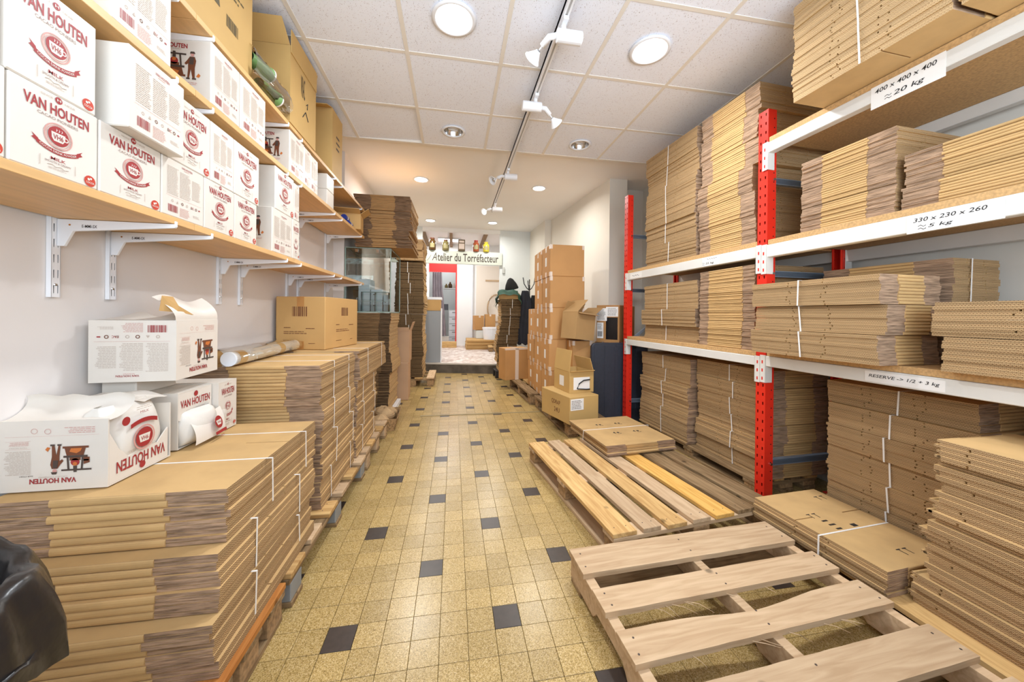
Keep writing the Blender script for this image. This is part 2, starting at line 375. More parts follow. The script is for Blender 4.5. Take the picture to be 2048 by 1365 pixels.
def print_front(w, h, emblem=True):
    """brand face, centred at x=0, z from 0 to h"""
    b = B(); e = -.0006
    put_text(b, 'VAN HOUTEN', 0, .785*h, .74*w, .13*h, 0, .022)
    put_text(b, 'CACAO PIONEERS', 0, .68*h, .46*w, .034*h, 8, 0)
    put_text(b, 'SINCE', -.13*w, .915*h, .13*w, .022*h, 1); put_text(b, '1828', .13*w, .915*h, .12*w, .022*h, 1)
    disc(b, 0, .92*h, .042*w, 0, 0, 14); put_text(b, 'H', 0, .92*h, .045*w, .03*h, 3, .02, e)
    if emblem:
        disc(b, 0, .48*h, .165*w, 4, 0, 28, .15*w); disc(b, 0, .48*h, .14*w, 4, 0, 28, .132*w)
        disc(b, 0, .485*h, .12*w, 0, e/2, 26)
        b.poly([(-.085*w,.52*h),(.075*w,.52*h),(.07*w,.45*h),(.045*w,.415*h),(-.055*w,.415*h),(-.08*w,.45*h)], e, 3)
        disc(b, .085*w, .475*h, .03*w, 3, e*.75, 12, .018*w)
        put_text(b, 'VH6', -.008*w, .468*h, .115*w, .062*h, 0, .008, 2*e)
        for k in range(3): b.tube([(-.03*w+k*.03*w, e, .535*h), (-.02*w+k*.03*w, e, .55*h), (-.03*w+k*.03*w, e, .565*h)], .0006, 3, 3)
        put_text(b, 'INSTANT', 0, .335*h, .12*w, .016*h, 1)
        N_ = 10; top = []; bot = []
        for i in range(N_+1):
            x = (-.24+.48*i/N_)*w; zz = .285*h+1.0*(x*x)/w*1.1
            top.append((x, zz+.024*h)); bot.append((x, zz-.024*h))
        b.poly(top+bot[::-1], 0, 0)
        for s in (-1, 1): b.poly([(s*.2*w,.31*h),(s*.29*w,.36*h),(s*.265*w,.38*h),(s*.29*w,.415*h),(s*.22*w,.37*h)], .0002, 0)
        put_text(b, 'COCOA DRINK POWDER', 0, .285*h, .42*w, .026*h, 3, .006, e, arc=1.1/w)
        put_text(b, 'MILK', 0, .2*h, .17*w, .036*h, 0, .004)
        put_text(b, 'SMOOTH & CREAMY', 0, .155*h, .3*w, .025*h, 8, 0)
        b.tube([(-.12*w,0,.115*h),(-.07*w,0,.125*h),(-.03*w,0,.105*h),(.03*w,0,.12*h),(.07*w,0,.1*h),(.12*w,0,.112*h)], .0006, 3, 1)
        lines(b, -.11*w, .11*w, .07*h, .095*h, 2, 1)
        for s in (-1, 1): rect(b, s*.2*w-.0006, s*.2*w+.0006, .08*h, .2*h, 1)
        disc(b, .39*w, .085*h, .075*w, 2, 0, 20); put_text(b, 'COCOA', .39*w, .065*h, .11*w, .026*h, 3, .015, e)
        disc(b, .37*w, .105*h, .018*w, 3, e, 8); disc(b, .4*w, .118*h, .015*w, 3, e, 8)
    return b
def print_side(w, h):
    b = B()
    put_text(b, 'VAN HOUTEN', .06*w, .91*h, .26*w, .035*h, 0, .01); lines(b, -.02*w, .14*w, .865*h, .885*h, 1, 4)
    for k,(x0,x1,z0,z1,n) in enumerate(((-.4,-.14,.37,.85,19),(-.11,.16,.37,.83,18),(.19,.42,.42,.78,14))):
        lines(b, x0*w, x1*w, z0*h, z1*h, n, 1, 0, k+2)
    rect(b, -.42*w, .43*w, .345*h, .348*h, 4)
    for k in range(6):
        x = (-.28+.115*k)*w
        if k % 3 == 0: disc(b, x, .27*h, .024*w, 1, 0, 10, .015*w)
        elif k % 3 == 1: b.poly([(x-.022*w,.25*h),(x+.022*w,.25*h),(x,.295*h)], 0, 1)
        else: disc(b, x, .27*h, .026*w, 6, 0, 10, .016*w)
    put_text(b, 'EAC', .2*w, .27*h, .075*w, .04*h, 0, .01)
    rect(b, .36*w, .4*w, .26*h, .28*h, 0)
    barcode(b, -.38*w, -.16*w, .08*h, .2*h, 0)
    lines(b, -.11*w, .14*w, .04*h, .2*h, 8, 4, 0, 9); lines(b, .22*w, .4*w, .1*h, .15*h, 3, 1, 0, 8)
    return b
def print_illus(w, h, words=True):
    """cocoa mill with a man in a cap leaning on it"""
    b = B(); e = -.0004
    put_text(b, 'VAN HOUTEN', 0, .88*h, .42*w, .075*h, 0, .03); put_text(b, 'CACAO PIONEERS', 0, .825*h, .26*w, .018*h, 1)
    ox, oz, s = (-.14*w, .40*h, .62*h) if words else (.12*w, .40*h, .64*h)
    q = lambda pts: [(ox+x*s, oz+z*s) for x, z in pts]
    b.poly(q([(-.4,-.02),(.12,-.02),(.12,.03),(-.4,.03)]), 0, 6); b.poly(q([(-.34,.03),(.08,.03),(.04,.2),(-.3,.2)]), 0, 6)
    b.poly(q([(-.38,.2),(.1,.2),(.1,.25),(-.38,.25)]), e, 5); b.poly(q([(-.27,.03),(-.05,.03),(-.02,.11),(-.16,.15),(-.24,.10)]), e, 7); b.poly(q([(-.42,.25),(-.3,.25),(-.3,.42),(-.42,.38)]), 0, 6); b.poly(q([(-.24,.25),(-.02,.25),(-.02,.32),(-.24,.32)]), 0, 6)
    b.poly(q([(-.3,.25),(-.26,.25),(-.24,.55),(-.28,.55)]), 0, 5); b.poly(q([(0,.25),(.04,.25),(.02,.55),(-.02,.55)]), 0, 5)
    b.poly(q([(-.46,.52),(.14,.52),(.14,.56),(-.46,.56)]), e, 5)
    disc(b, ox-.13*s, oz+.36*s, .09*s, 0, 0, 14); disc(b, ox-.13*s, oz+.40*s, .045*s, 7, e, 12); b.poly(q([(-.17,.45),(-.09,.45),(-.1,.6),(-.16,.6)]), 0, 5)
    b.poly(q([(-.4,.3),(-.3,.3),(-.3,.34),(-.4,.34)]), 0, 5)
    b.poly(q([(.16,-.06),(.2,-.06),(.24,.18),(.28,-.06),(.33,-.06),(.33,.22),(.36,.4),(.33,.5),(.22,.5),(.16,.4),(.1,.32),(.13,.28),(.18,.32),(.18,.2)]), 0, 6)
    b.poly(q([(.2,.3),(.3,.3),(.31,.48),(.22,.48)]), e, 5)
    disc(b, ox+.275*s, oz+.55*s, .045*s, 4, 0, 10); b.poly(q([(.22,.575),(.345,.575),(.32,.63),(.24,.63)]), e, 5)
    b.poly(q([(.36,.0),(.42,-.02),(.46,.04),(.41,.09)]), 0, 7)
    b.poly(q([(.14,-.08),(.22,-.08),(.22,-.04),(.14,-.04)]), e, 5); b.poly(q([(.27,-.08),(.36,-.08),(.36,-.04),(.27,-.04)]), e, 5)
    if not words: lines(b, .08*w, .34*w, .26*h, .31*h, 2, 4, 0, 6); return b
    rect(b, .2*w, .42*w, .29*h, .292*h, 4); rect(b, .2*w, .42*w, .405*h, .407*h, 4)
    put_text(b, 'TASTE PROFILE', .31*w, .385*h, .16*w, .015*h, 1); lines(b, .22*w, .4*w, .3*h, .36*h, 4, 4, 0, 6)
    lines(b, .20*w, .44*w, .43*h, .78*h, 17, 1, 0, 5); put_text(b, 'OUR STORY', .24*w, .8*h, .12*w, .02*h, 5)
    lines(b, -.38*w, -.1*w, .1*h, .2*h, 4, 4, 0, 7); rect(b, -.42*w, .43*w, .225*h, .227*h, 4)
    disc(b, .05*w, .16*h, .03*w, 4, 0, 10, .026*w); disc(b, .17*w, .15*h, .03*w, 4, 0, 10, .026*w)
    return b
_pc = {}
def print_mesh(kind, w, h):
    k = (kind, round(w,2), round(h,2))
    if k not in _pc:
        f = {'front':print_front,'side':print_side,'illus':print_illus,'illus2':lambda a,b:print_illus(a,b,False)}[kind]
        _pc[k] = f(*k[1:]).mesh(kind+'_print', INKS, recalc=False)
    return _pc[k]
def face_rot(face): return {'-y':0, '+x':PI/2, '+y':PI, '-x':-PI/2}[face]
def put_print(parent, kind, face, wx, wy, z0, h, eps=.0012, flip=False):
    """print on a face of a box centred on the parent's xy; wx, wy the box sizes"""
    w_ = wx if face in ('-y','+y') else wy
    p = {'-y':(0,-wy/2-eps),'+y':(0,wy/2+eps),'+x':(wx/2+eps,0),'-x':(-wx/2-eps,0)}[face]
    me = print_mesh(kind, w_, h)
    nm = {'front':'brand_print','side':'text_print','illus':'picture_print','illus2':'picture_print'}[kind]
    if flip: return ob(nm, me, parent, (p[0],p[1],z0+h), (0, PI, face_rot(face)))
    return ob(nm, me, parent, (p[0],p[1],z0), (0,0,face_rot(face)))

# ------------------------------------------------------------------ the room
ZC, ZP = 2.82, 2.92
XL = -.855
struct('wall_left', B().prism([(XL,-2.2),(XL,2.77),(-.747,2.77),(-.747,5.95),(-.95,5.95),(-.95,-2.2)],0,3.1).mesh('wall_left', WALL))
struct('wall_right', B().prism([(3.15,-2.2),(3.15,5.95),(2.03,5.95),(2.09,4.97),(2.21,4.97),(2.40,2.92),(2.64,2.92),(2.64,3.25),(3.05,3.25),(3.05,-2.2)],0,3.1).mesh('wall_right', WALL_R))
# back wall with the wide opening to the workshop
bw = struct('wall_back', B().box(1.385,2.05,5.95,6.05,0,3.1).mesh('wall_back', GREYWALL))
struct('wall_back_left', B().box(-.95,-.2,5.95,6.05,0,3.1).mesh('wall_back_left', GREYWALL))
struct('wall_back_head', B().box(-.2,1.385,5.95,6.05,2.845,3.1).mesh('wall_back_head', PLASTER))
fw = struct('wall_front', B().box(-.95,3.15,-2.32,-2.2,2.75,3.1).box(-.95,3.15,-2.32,-2.2,0,.3).mesh('wall_front', WALL))
# --- floor of 10 cm granito tiles
fl = struct('floor', B().box(-.9,3.1,-2.2,5.75,-.06,-.008).mesh('floor', GROUT))
tme = B().box(.0008,.0992,.0008,.0992,-.009,0).mesh('tile', TILE, .0007)
tbk = B().box(.0008,.0992,.0008,.0992,-.009,.0002).mesh('tile', BLACKTILE, .0007)
cells = []
for c in range(-9, 31):
    for r in range(-22, 58):
        x, y = c*.1+.05, r*.1+.05
        blk = (c%6==0 and r%6==0) or (c%6==3 and r%6==3)
        vis = -.2 < x < 1.05 and y > -.42 and math.hypot(x-.44, y+1.26) < 9
        cells.append((0 if vis else 1, math.hypot(x-.44, y+1.26), c, r, blk))
cells.sort()
rest, restb = B(), B()
for k,(v,d,c,r,blk) in enumerate(cells):
    if k < 300 and v == 0: ob('tile', tbk if blk else tme, fl, (c*.1, r*.1, 0))
    else: (restb if blk else rest).box(c*.1+.0008,c*.1+.0992,r*.1+.0008,r*.1+.0992,-.009,.0002 if blk else 0)
o = ob('tile_field', rest.mesh('tile_field', TILE, recalc=False), fl); o['kind'] = 'stuff'
o = ob('black_tile_field', restb.mesh('black_tile_field', BLACKTILE, recalc=False), fl); o['kind'] = 'stuff'
struct('trim_1', B().box(.08,1.47,2.742,2.772,.0004,.005).mesh('trim_1', M('threshold_strip', srgb(150,130,88), .5)), None)
# --- suspended ceiling
ce = struct('ceiling', B().box(-.9,3.1,-2.2,2.235,2.93,2.99).mesh('ceiling', PLASTER))
xs = [-.47+.6*i for i in range(0,6)]; ys = [-2.2]+[-1.97+.6*i for i in range(0,8)]
XE = [XL]+xs[:]+[3.05]
holes = {(0,1):(.424,.72),(2,1):(1.63,.735),(0,3):(.42,1.94),(2,3):(1.636,1.963)}
cache = {}
LIGHTS = [(.424,.72),(1.63,.735),(.42,1.94),(1.636,1.963)]
for i in range(len(XE)-1):
    for j in range(len(ys)-1):
        x0,x1,y0,y1 = XE[i]+.002,XE[i+1]-.002,ys[j]+.002,ys[j+1]-.002
        if x1-x0 < .02: continue
        h = [p for p in LIGHTS if x0<p[0]<x1 and y0<p[1]<y1]
        cx, cy = (x0+x1)/2, (y0+y1)/2; dx, dy = (x1-x0)/2, (y1-y0)/2
        if h:
            n = 32; R_ = .098; px, py = h[0][0]-cx, h[0][1]-cy; vs = []
            for z in (0,.015):
                for k in range(n):
                    a = 2*PI*k/n+PI/4; vs.append((px+R_*math.cos(a), py+R_*math.sin(a), z))
                for k in range(n):
                    a = 2*PI*k/n+PI/4; ca, sa = math.cos(a), math.sin(a); q = 1/max(abs(ca),abs(sa)); vs.append((dx*max(-1,min(1,ca*q)), dy*max(-1,min(1,sa*q)), z))
            fs = []
            for k in range(n):
                l = (k+1)%n
                fs += [(k,n+k,n+l,l),(2*n+k,2*n+l,3*n+l,3*n+k),(k,l,2*n+l,2*n+k)]
            me = B().add(vs, fs).mesh('ceiling_tile', CTILE)
        else:
            key = (round(dx,3), round(dy,3))
            if key not in cache: cache[key] = B().box(-dx,dx,-dy,dy,0,.015).mesh('ceiling_tile', CTILE)
            me = cache[key]
        drop = (abs(cx+.17) < .01 and abs(cy-1.93) < .02)
        ob('ceiling_tile', me, ce, (cx, cy, ZC+.004+(.011 if drop else 0)), (0, -.03, 0) if drop else (0,0,0))
for x in xs: ob('ceiling_bar', boxme('ceiling_bar', .024, 4.435, .03, TBAR), ce, (x, .0175, ZC-.0))
bar_len = 3.05-XL
for y in ys[1:]:
    for i in range(len(XE)-1):
        x0, x1 = XE[i]+(.012 if i else 0), XE[i+1]-.012
        ob('ceiling_bar', boxme('ceiling_cross_bar', x1-x0, .024, .028, TBAR), ce, ((x0+x1)/2, y, ZC+.001))
pc = struct('ceiling_far', B().box(-.9,3.1,2.247,6.0,ZP,3.0).mesh('ceiling_far', PLASTER))
struct('trim_2', B().box(-.9,3.1,2.2475,2.255,ZC+.005,ZP-.001).mesh('trim_2', PLASTER))
# --- recessed downlights
ring = B().lathe([(.098,.03),(.098,0),(.122,-.001),(.125,-.006),(.108,-.011),(.1,-.008),(.094,.03)], 32, cap=False).mesh('trim_ring', WHITE_M, smooth=True)
can = B().lathe([(.096,0),(.09,.02),(.074,.055),(.05,.085),(.0,.088)], 28, cap=False).mesh('reflector', CHROME, smooth=True)
lens = B().lathe([(.094,.004),(.085,-.003),(.05,-.008),(.0,-.009)], 28, cap=False).mesh('diffuser', LAMP, smooth=True)
bulb = B().tube([(-.05,-.02,.03),(.05,-.02,.03)], .013, 8).tube([(-.05,.02,.03),(.05,.02,.03)], .013, 8).mesh('bulb', WHITE_M, smooth=True)
def downlight(x, y, z, label, kind, r=1, power=10, col=(.90,.95,1)):
    t = thing('downlight', label, 'ceiling light', (x,y,z), 0, 'recessed downlights')
    t.scale = (r, r, r)
    ob('trim_ring', ring, t)
    if kind == 'on': ob('diffuser', lens, t)
    else:
        ob('reflector', can, t)
        for k in (0,): ob('bulb', bulb, t, rot=.3)
    if power:
        l = bpy.data.lights.new('downlight_lamp','AREA'); l.shape = 'DISK'; l.size = .17; l.energy = power; l.color = col; l.spread = 2.9
        lo = bpy.data.objects.new('downlight_lamp', l); C.objects.link(lo); lo.location = (0,0,-.02 if kind == 'on' else -.014); lo.parent = t
    return t
downlight(.424,.72,ZC,'large bright round downlight in the tiled ceiling left of the track','on',1,LAMP_ON)
downlight(1.63,.735,ZC,'large bright round downlight in the tiled ceiling right of the track','on',1,LAMP_ON)
downlight(.42,1.94,ZC,'unlit downlight with chrome reflector left of the track','off',.86,0)
downlight(1.636,1.963,ZC,'unlit downlight with chrome reflector right of the track','off',.86,0)
pl = [(.0,3.42,'lit downlight in the plaster ceiling left of the track, nearer of two'),(1.59,3.43,'lit downlight in the plaster ceiling right of the track, nearer of two'),
      (-.01,5.44,'lit downlight in the plaster ceiling far left near the sign'),(1.16,5.37,'lit downlight in the plaster ceiling far right near the sign')]
lens2 = B().lathe([(.094,-.002),(.085,-.008),(.05,-.012),(.0,-.013)], 28, cap=False).mesh('diffuser', LAMP_F, smooth=True)
for x,y,lab in pl:
    t = thing('downlight', lab, 'ceiling light', (x,y,ZP), 0, 'recessed downlights'); t.scale = (.82,.82,.82)
    ob('trim_ring', ring, t, (0,0,-.001)); ob('diffuser', lens2, t)
    l = bpy.data.lights.new('downlight_lamp','AREA'); l.shape = 'DISK'; l.size = .17; l.energy = LAMP_FAR*(.55 if y > 5 else 1 if x < 1 else .72); l.color = (.96,.96,.93); l.spread = 2.9
    lo = bpy.data.objects.new('downlight_lamp', l); C.objects.link(lo); lo.location = (0,0,-.03); lo.parent = t
# --- track with spotlights
tr = thing('lighting_track', 'long white lighting track running down the ceiling', 'lighting track', (1.02,1.35,2.793))
ob('rail', B().box(-.017,-.006,-2.6,2.85,-.022,.027).box(.006,.017,-2.6,2.85,-.022,.027).box(-.017,.017,-2.6,2.85,.0,.026).mesh('rail', WHITE_M), tr)
ob('rail_slot', B().box(-.006,.006,-2.6,2.85,-.019,-.001).mesh('rail_slot', M('rail_grey', srgb(176,172,168), .4)), tr)
def spot(y, label, side, aim, lit=False):
    """driver cylinder across the track, elbow, small reflector head"""
    t = thing('track_spotlight', label, 'spotlight', (1.02,y,2.77), 0, 'spotlights on the track')
    ob('adapter', B().box(-.014,.014,-.05,.07,-.02,.0).lathe([(.014,-.06),(.014,-.015)],12).mesh('adapter', WHITE_M), t)
    X = Matrix.Translation((-side*.03,0,-.075)) @ Matrix.Rotation(PI/2,4,'Y')
    ob('driver', B().lathe([(.03,-.07),(.035,-.066),(.035,.07),(.03,.074)],20,X=X).mesh('driver', WHITE_M, smooth=False), t)
    h = Vector((side*.075,aim*.02,-.075)); d = Vector((side*.6,aim,-.45)).normalized()
    ob('elbow', B().tube([(side*.035,0,-.075),h,h+d*.055],[.016,.018,.018],10).tube([h+d*.055,h+d*.085],.005,6).mesh('elbow', WHITE_M, smooth=True), t)
    q = d.to_track_quat('Z','Y').to_matrix().to_4x4(); X = Matrix.Translation(h+d*.085) @ q
    hd = ob('lamp_head', B().lathe([(.012,0),(.018,.012),(.044,.05),(.049,.054),(.049,.06),(.044,.06),(.03,.03),(.0,.02)],20,X=X,cap=False).mesh('lamp_head', WHITE_M, smooth=True), t)
    ob('bulb', B().lathe([(.0,.024),(.018,.03),(.018,.044),(.0,.05)],12,X=X,cap=False).mesh('bulb', LAMP_F if lit else CHROME, smooth=True), hd)
    return t
spot(.58,'nearest track spotlight, its head turned to the left',-1,.9)
spot(1.24,'second track spotlight from the camera, head turned right',1,.3)
spot(2.56,'third track spotlight, small and hanging over the plaster ceiling edge',-1,-.3)
spot(3.78,'farthest track spotlight with a glowing orange bulb',-1,-.5,True)
# ------------------------------------------------------------------ pallets
def board_me(L, Wd, T, mat, bev=.002):
    """board along local x"""
    return B().box(-L/2,L/2,-Wd/2,Wd/2,0,T).mesh('board', mat, bev)
def pallet(label, loc, rot, Lx, Ly, widths, H=.144, mats=(W_MID,), along='y', block=CHIP, name='wooden_pallet', gapfill=None, cross=W_OLD):
    """block pallet, base-centre at loc; top boards run along y (or x)"""
    t = thing(name, label, 'pallet', loc, rot, 'wooden pallets')
    r = 0 if along == 'y' else PI/2
    L, Wd = (Ly, Lx) if along == 'y' else (Lx, Ly)     # board length, span across boards
    X = lambda a, b_: (b_, a) if along == 'y' else (a, b_)  # a along the boards, b across
    gap = (Wd-sum(widths))/(len(widths)-1); p = -Wd/2
    tb = .022
    for k, wd in enumerate(widths):
        x, y = X(random.uniform(-.006,.006), p+wd/2); p += wd+gap
        bd = ob('board', board_me(L, wd, tb, mats[k%len(mats)]), t, (x,y,H-tb), (0,0,(PI/2 if along=='y' else 0)+random.uniform(-.006,.006)))
        nl = B()
        for e in (-1,1):
            for s in (-.25,.25): nl.lathe([(.003,0),(.003,.0006)],6,X=Matrix.Translation((e*(L/2-.045),s*wd,tb)))
        ob('nail_heads', nl.mesh('nail_heads', DARK_INK), bd)
    zb = H-2*tb-.001
    for a in (-1,0,1):
        x, y = X(a*(L/2-.055), 0); ob('cross_board', board_me(Wd, .1, .0215, cross), t, (x,y,zb+.0005), (0,0,0 if along=='y' else PI/2))
    for a in (-1,0,1):
        for c in (-1,0,1):
            x, y = X(a*(L/2-.055), c*(Wd/2-.06)); bx, by = (.1,.1)
            ob('block', boxme('block', bx, by, zb-.0225, block, .003), t, (x,y,.022))
    for c in (-1,0,1):
        x, y = X(0, c*(Wd/2-.06)); ob('bottom_board', board_me(L, .1, .021, cross), t, (x,y,.0005), (0,0,PI/2 if along=='y' else 0))
    return t
# ------------------------------------------------------------------ step, sign and workshop beyond
YF = 9.5
struct('floor_step', B().prism([(-.75,5.86),(2.03,5.28),(2.03,5.95),(1.385,5.95),(1.385,6.1),(3.3,6.1),(3.3,YF+1.7),(-2.2,YF+1.7),(-2.2,6.1),(-.2,6.1),(-.2,5.95),(-.75,5.95)],0,.165).mesh('floor_step', STONE))
struct('floor_workshop', B().prism([(-.74,5.90),(2.02,5.32),(2.02,5.94),(1.38,5.94),(1.38,6.1),(3.2,6.1),(3.2,YF+1.7),(-2.1,YF+1.7),(-2.1,6.1),(-.19,6.1),(-.19,5.94),(-.74,5.94)],.165,.187).mesh('floor_workshop', PEB))
struct('trim_3', B().prism([(-.748,5.855),(2.028,5.275),(2.028,5.345),(-.748,5.925)],.1655,.190).mesh('trim_3', STEPTOP))
struct('wall_workshop_left', B().box(-2.3,-2.2,6.05,YF+1.8,0,3.4).mesh('wall_workshop_left', PLASTER))
struct('wall_workshop_right', B().box(3.3,3.4,6.05,YF+1.8,0,3.4).mesh('wall_workshop_right', PLASTER))
struct('wall_workshop', B().box(-2.2,-.3,YF,YF+.12,0,3.4).box(.525,3.3,YF,YF+.12,0,3.4).box(-.3,.525,YF,YF+.12,2.70,3.4).mesh('wall_workshop', PLASTER))
struct('wall_store_back', B().box(-2.2,3.3,YF+1.6,YF+1.7,0,3.4).mesh('wall_store_back', GREYWALL))
cw = struct('ceiling_workshop', B().box(-2.3,3.4,6.05,YF+1.8,3.3,3.4).mesh('ceiling_workshop', PLASTER))
for x in (-.35,.35,1.25): ob('beam', B().box(-.04,.04,6.06,YF,3.2,3.3).mesh('beam', W_OLD), cw, (x,0,0))
for k,(x,y) in enumerate(((-.9,7.2),(1.4,7.2),(.3,8.8),(.1,10.4))):
    t = thing('ceiling_lamp', 'bright workshop ceiling panel %s' % ('beyond the sign, left','beyond the sign, right','far over the pebble floor','in the small store behind the red doorway')[k], 'ceiling light', (x,y,3.29))
    ob('panel_frame', B().box(-.32,.32,-.17,.17,-.03,.005).mesh('panel_frame', WHITE_M), t); ob('diffuser', B().box(-.3,.3,-.15,.15,-.035,-.0305).mesh('diffuser', LAMP), t)
    l = bpy.data.lights.new('panel_lamp','AREA'); l.shape = 'RECTANGLE'; l.size = .58; l.size_y = .28; l.color = (.92,.96,1); l.energy = 34 if k < 3 else 12
    lo = bpy.data.objects.new('panel_lamp', l); C.objects.link(lo); lo.location = (0,0,-.045); lo.parent = t
sg = thing('shop_sign', 'pale sign board with dark lettering spanning the opening', 'sign', (.66,5.9,2.18))
ob('board', B().box(-.86,.765,0,.045,0,.265).mesh('board', SIGNM, .003), sg)
b = B(); put_text(b, "L'", -.80, .135, .075, .11, 0, 0, shear=.35); put_text(b, 'A', -.615, .14, .095, .16, 0, .0, shear=.3); put_text(b, 'telier du Torréfacteur', .065, .135, 1.24, .165, 0, .012)
b.tube([(-.76,0,.05),(-.72,0,.1),(-.68,0,.17)], .003, 4)
ob('lettering', b.mesh('lettering', DARK_INK, recalc=False), sg, (0,-.0015,0))
def jar(x, z, r, h, mat, label, lidm):
    t = thing('jar', label, 'jar', (x,5.923,z), 0, 'jars on the sign')
    ob('body', B().lathe([(r*.9,0),(r,.01),(r,h*.72),(r*.62,h*.86),(r*.62,h*.9)],18).mesh('body', mat, smooth=True), t)
    ob('lid', B().lathe([(r*.68,h*.9),(r*.68,h)],18).mesh('lid', lidm), t)
    ob('paper_label', B().grid(lambda u,v:((r+.001)*math.sin((u-.5)*1.4),-(r+.001)*math.cos((u-.5)*1.4),h*(.2+.35*v)),6,1).mesh('paper_label', M('jar_label', srgb(150,140,96), .6)), t)
for args in ((.0,2.4455,.068,.25,AMBER,'dark amber jar on the sign, leftmost of the row',BROWN_INK),(.265,2.4455,.068,.22,OLIVE,'olive glass jar, second from left on the sign',BROWN_INK),
             (.88,2.4455,.062,.235,REDJ,'red brown jar on the sign right of the tin',RED_INK),(1.09,2.4455,.066,.21,YELJ,'yellow green jar at the right end of the sign',YELJ)): jar(*args)
t = thing('tin', 'square dark printed tin in the middle of the sign', 'tin', (.585,5.923,2.4455))
ob('body', B().box(-.07,.07,-.05,.05,0,.235).mesh('body', M('dark_tin', srgb(92,74,50), .4), .004), t)
b = B(); rect(b, -.055,.055,.04,.15); rect(b, -.05,.05,.17,.21)
ob('picture_print', b.mesh('picture_print', GREY_INK, recalc=False), t, (0,-.0515,0))
# red-framed doorway with a curtain and the store behind it
rd = struct('door_1', B().box(-.3,.525,YF-.03,YF-.002,2.43,2.69).mesh('door_1', M('red_paint', srgb(232,46,40), .5)))
ob('door_frame', B().box(.49,.525,YF-.03,YF-.002,.19,2.43).mesh('door_frame', RED.copy()), rd)
cu = tag(ob('curtain', B().grid(lambda u,v:(-.2+.36*u*(1-.25*v)+(.06 if v<.7 else 0)*u*(1-v), YF-.07+.03*math.sin(u*26), .5+1.92*v), 40, 10).mesh('curtain', CURTAIN, smooth=True)), 'grey curtain hanging left in the red framed doorway', 'curtain')
cab = thing('cabinet', 'grey cabinet standing on the upper floor beside the tall brown stack', 'cabinet', (.03,5.98,.19), 0)
ob('body', B().box(-.14,.155,-.2,.2,0,1.03).mesh('body', CAB, .004), cab); ob('white_edge', B().box(.156,.172,-.205,.2,0,1.08).mesh('white_edge', WHITE_M), cab)
ob('drawer', B().box(-.14,.15,-.203,.2,1.032,1.25).mesh('drawer', CARTON), cab); ob('top_rail', B().box(-.14,.17,-.205,.2,1.252,1.30).mesh('top_rail', WHITE_M), cab)
t = thing('wall_shelf', 'small grey shelf holding jars behind the red doorway', 'shelf', (.32,YF+.5,1.95))
ob('board', boxme('board', .42, .25, .03, GREYWALL), t)
for k,(x,r,h,mt) in enumerate(((-.12,.05,.14,OLIVE),(.0,.06,.2,AMBER),(.12,.05,.16,WHITE_C))):
    tag(ob('bottle', B().lathe([(r,0),(r,h*.6),(r*.4,h*.8),(r*.4,h)],12).mesh('bottle', mt, smooth=True), None, (.32+x,YF+.5,1.981)), ('olive bottle, left on the small grey shelf','tall dark bottle in the middle of the small grey shelf','white bottle, right on the small grey shelf')[k], 'bottle', 'bottles on the store shelf')
t = thing('drawer_unit', 'pale drawer unit standing in the store behind the red doorway', 'drawers', (.45,YF+.75,.187))
ob('body', boxme('body', .34, .4, 1.1, GREYWALL), t)
for k in range(5):
    d = ob('drawer', boxme('drawer', .3, .02, .19, WHITE_M, .003), t, (0,-.212,.03+k*.212)); ob('handle', boxme('handle', .12, .012, .012, DARK_INK), d, (0,-.017,.14))
t = thing('counter_top', 'dark counter with clutter beyond the curtain', 'counter', (.08,YF+.85,.187)); ob('body', B().box(-.12,.05,-.15,.25,0,1.1).mesh('body', GREY_P), t); ob('worktop', B().box(-.14,.18,-.2,.25,1.1,1.29).mesh('worktop', M('dark_counter', srgb(86,86,90), .5)), t)
for k in range(2): tag(ob('white_box', boxme('white_box', .3-.06*k, .25, .13, WHITE_C, .004), None, (.16+.02*k,YF+.36,.188+.1315*k)), ('lower','upper')[k]+' of two white boxes on the store floor', 'box', 'white boxes in the store')
t = tag(ob('wooden_step', boxme('wooden_step', .62, .3, .16, W_MID, .004), None, (.22,YF-.5,.188)), 'low wooden step in front of the red doorway', 'step')
struct('trim_4', B().lathe([(.028,.19),(.028,3.29)],12).mesh('trim_4', WHITE_M), None, (1.0,YF-.04,0))
dp = struct('door_2', B().box(1.12,2.1,YF-.03,YF-.002,.19,2.66).mesh('door_2', M('cream_door', srgb(240,226,208), .6)))
ob('door_rail', B().box(1.4,1.95,YF-.05,YF-.031,2.18,2.23).mesh('door_rail', W_NEW), dp)
t = thing('wall_hoop', 'large pale hoop hanging on the workshop wall behind the leaning stack', 'hoop', (1.74,YF-.08,1.35))
ob('ring', B().tube([(.27*math.sin(a*PI/12), 0, .42*math.cos(a*PI/12)) for a in range(25)], .022, 6).mesh('ring', W_NEW, smooth=True), t)
def carton(name, label, cat, loc, rot, dx, dy, dz, mat, group=None, tape=True, bev=.004):
    t = thing(name, label, cat, loc, rot, group)
    ob('body', boxme('body', dx, dy, dz, mat, bev), t)
    if tape: ob('tape', B().box(-.026,.026,-dy/2-.0012,dy/2+.0012,dz-.06,dz+.0012).mesh('tape', TAPE), t)
    return t
carton('carton', 'small open carton on the white bucket side of the workshop', 'carton', (1.16,YF-.5,.70), .2, .26,.3,.42, CARTON_O, 'workshop cartons')
carton('carton', 'taped carton beside the open one in the workshop', 'carton', (1.5,YF-.5,.70), 0, .3,.3,.46, CARTON_O, 'workshop cartons')
tag(ob('plinth_block', boxme('plinth_block', .62, .34, .232, GREYWALL, .004), None, (1.4,YF-.48,.4545)), 'pale block under the two workshop cartons', 'block')
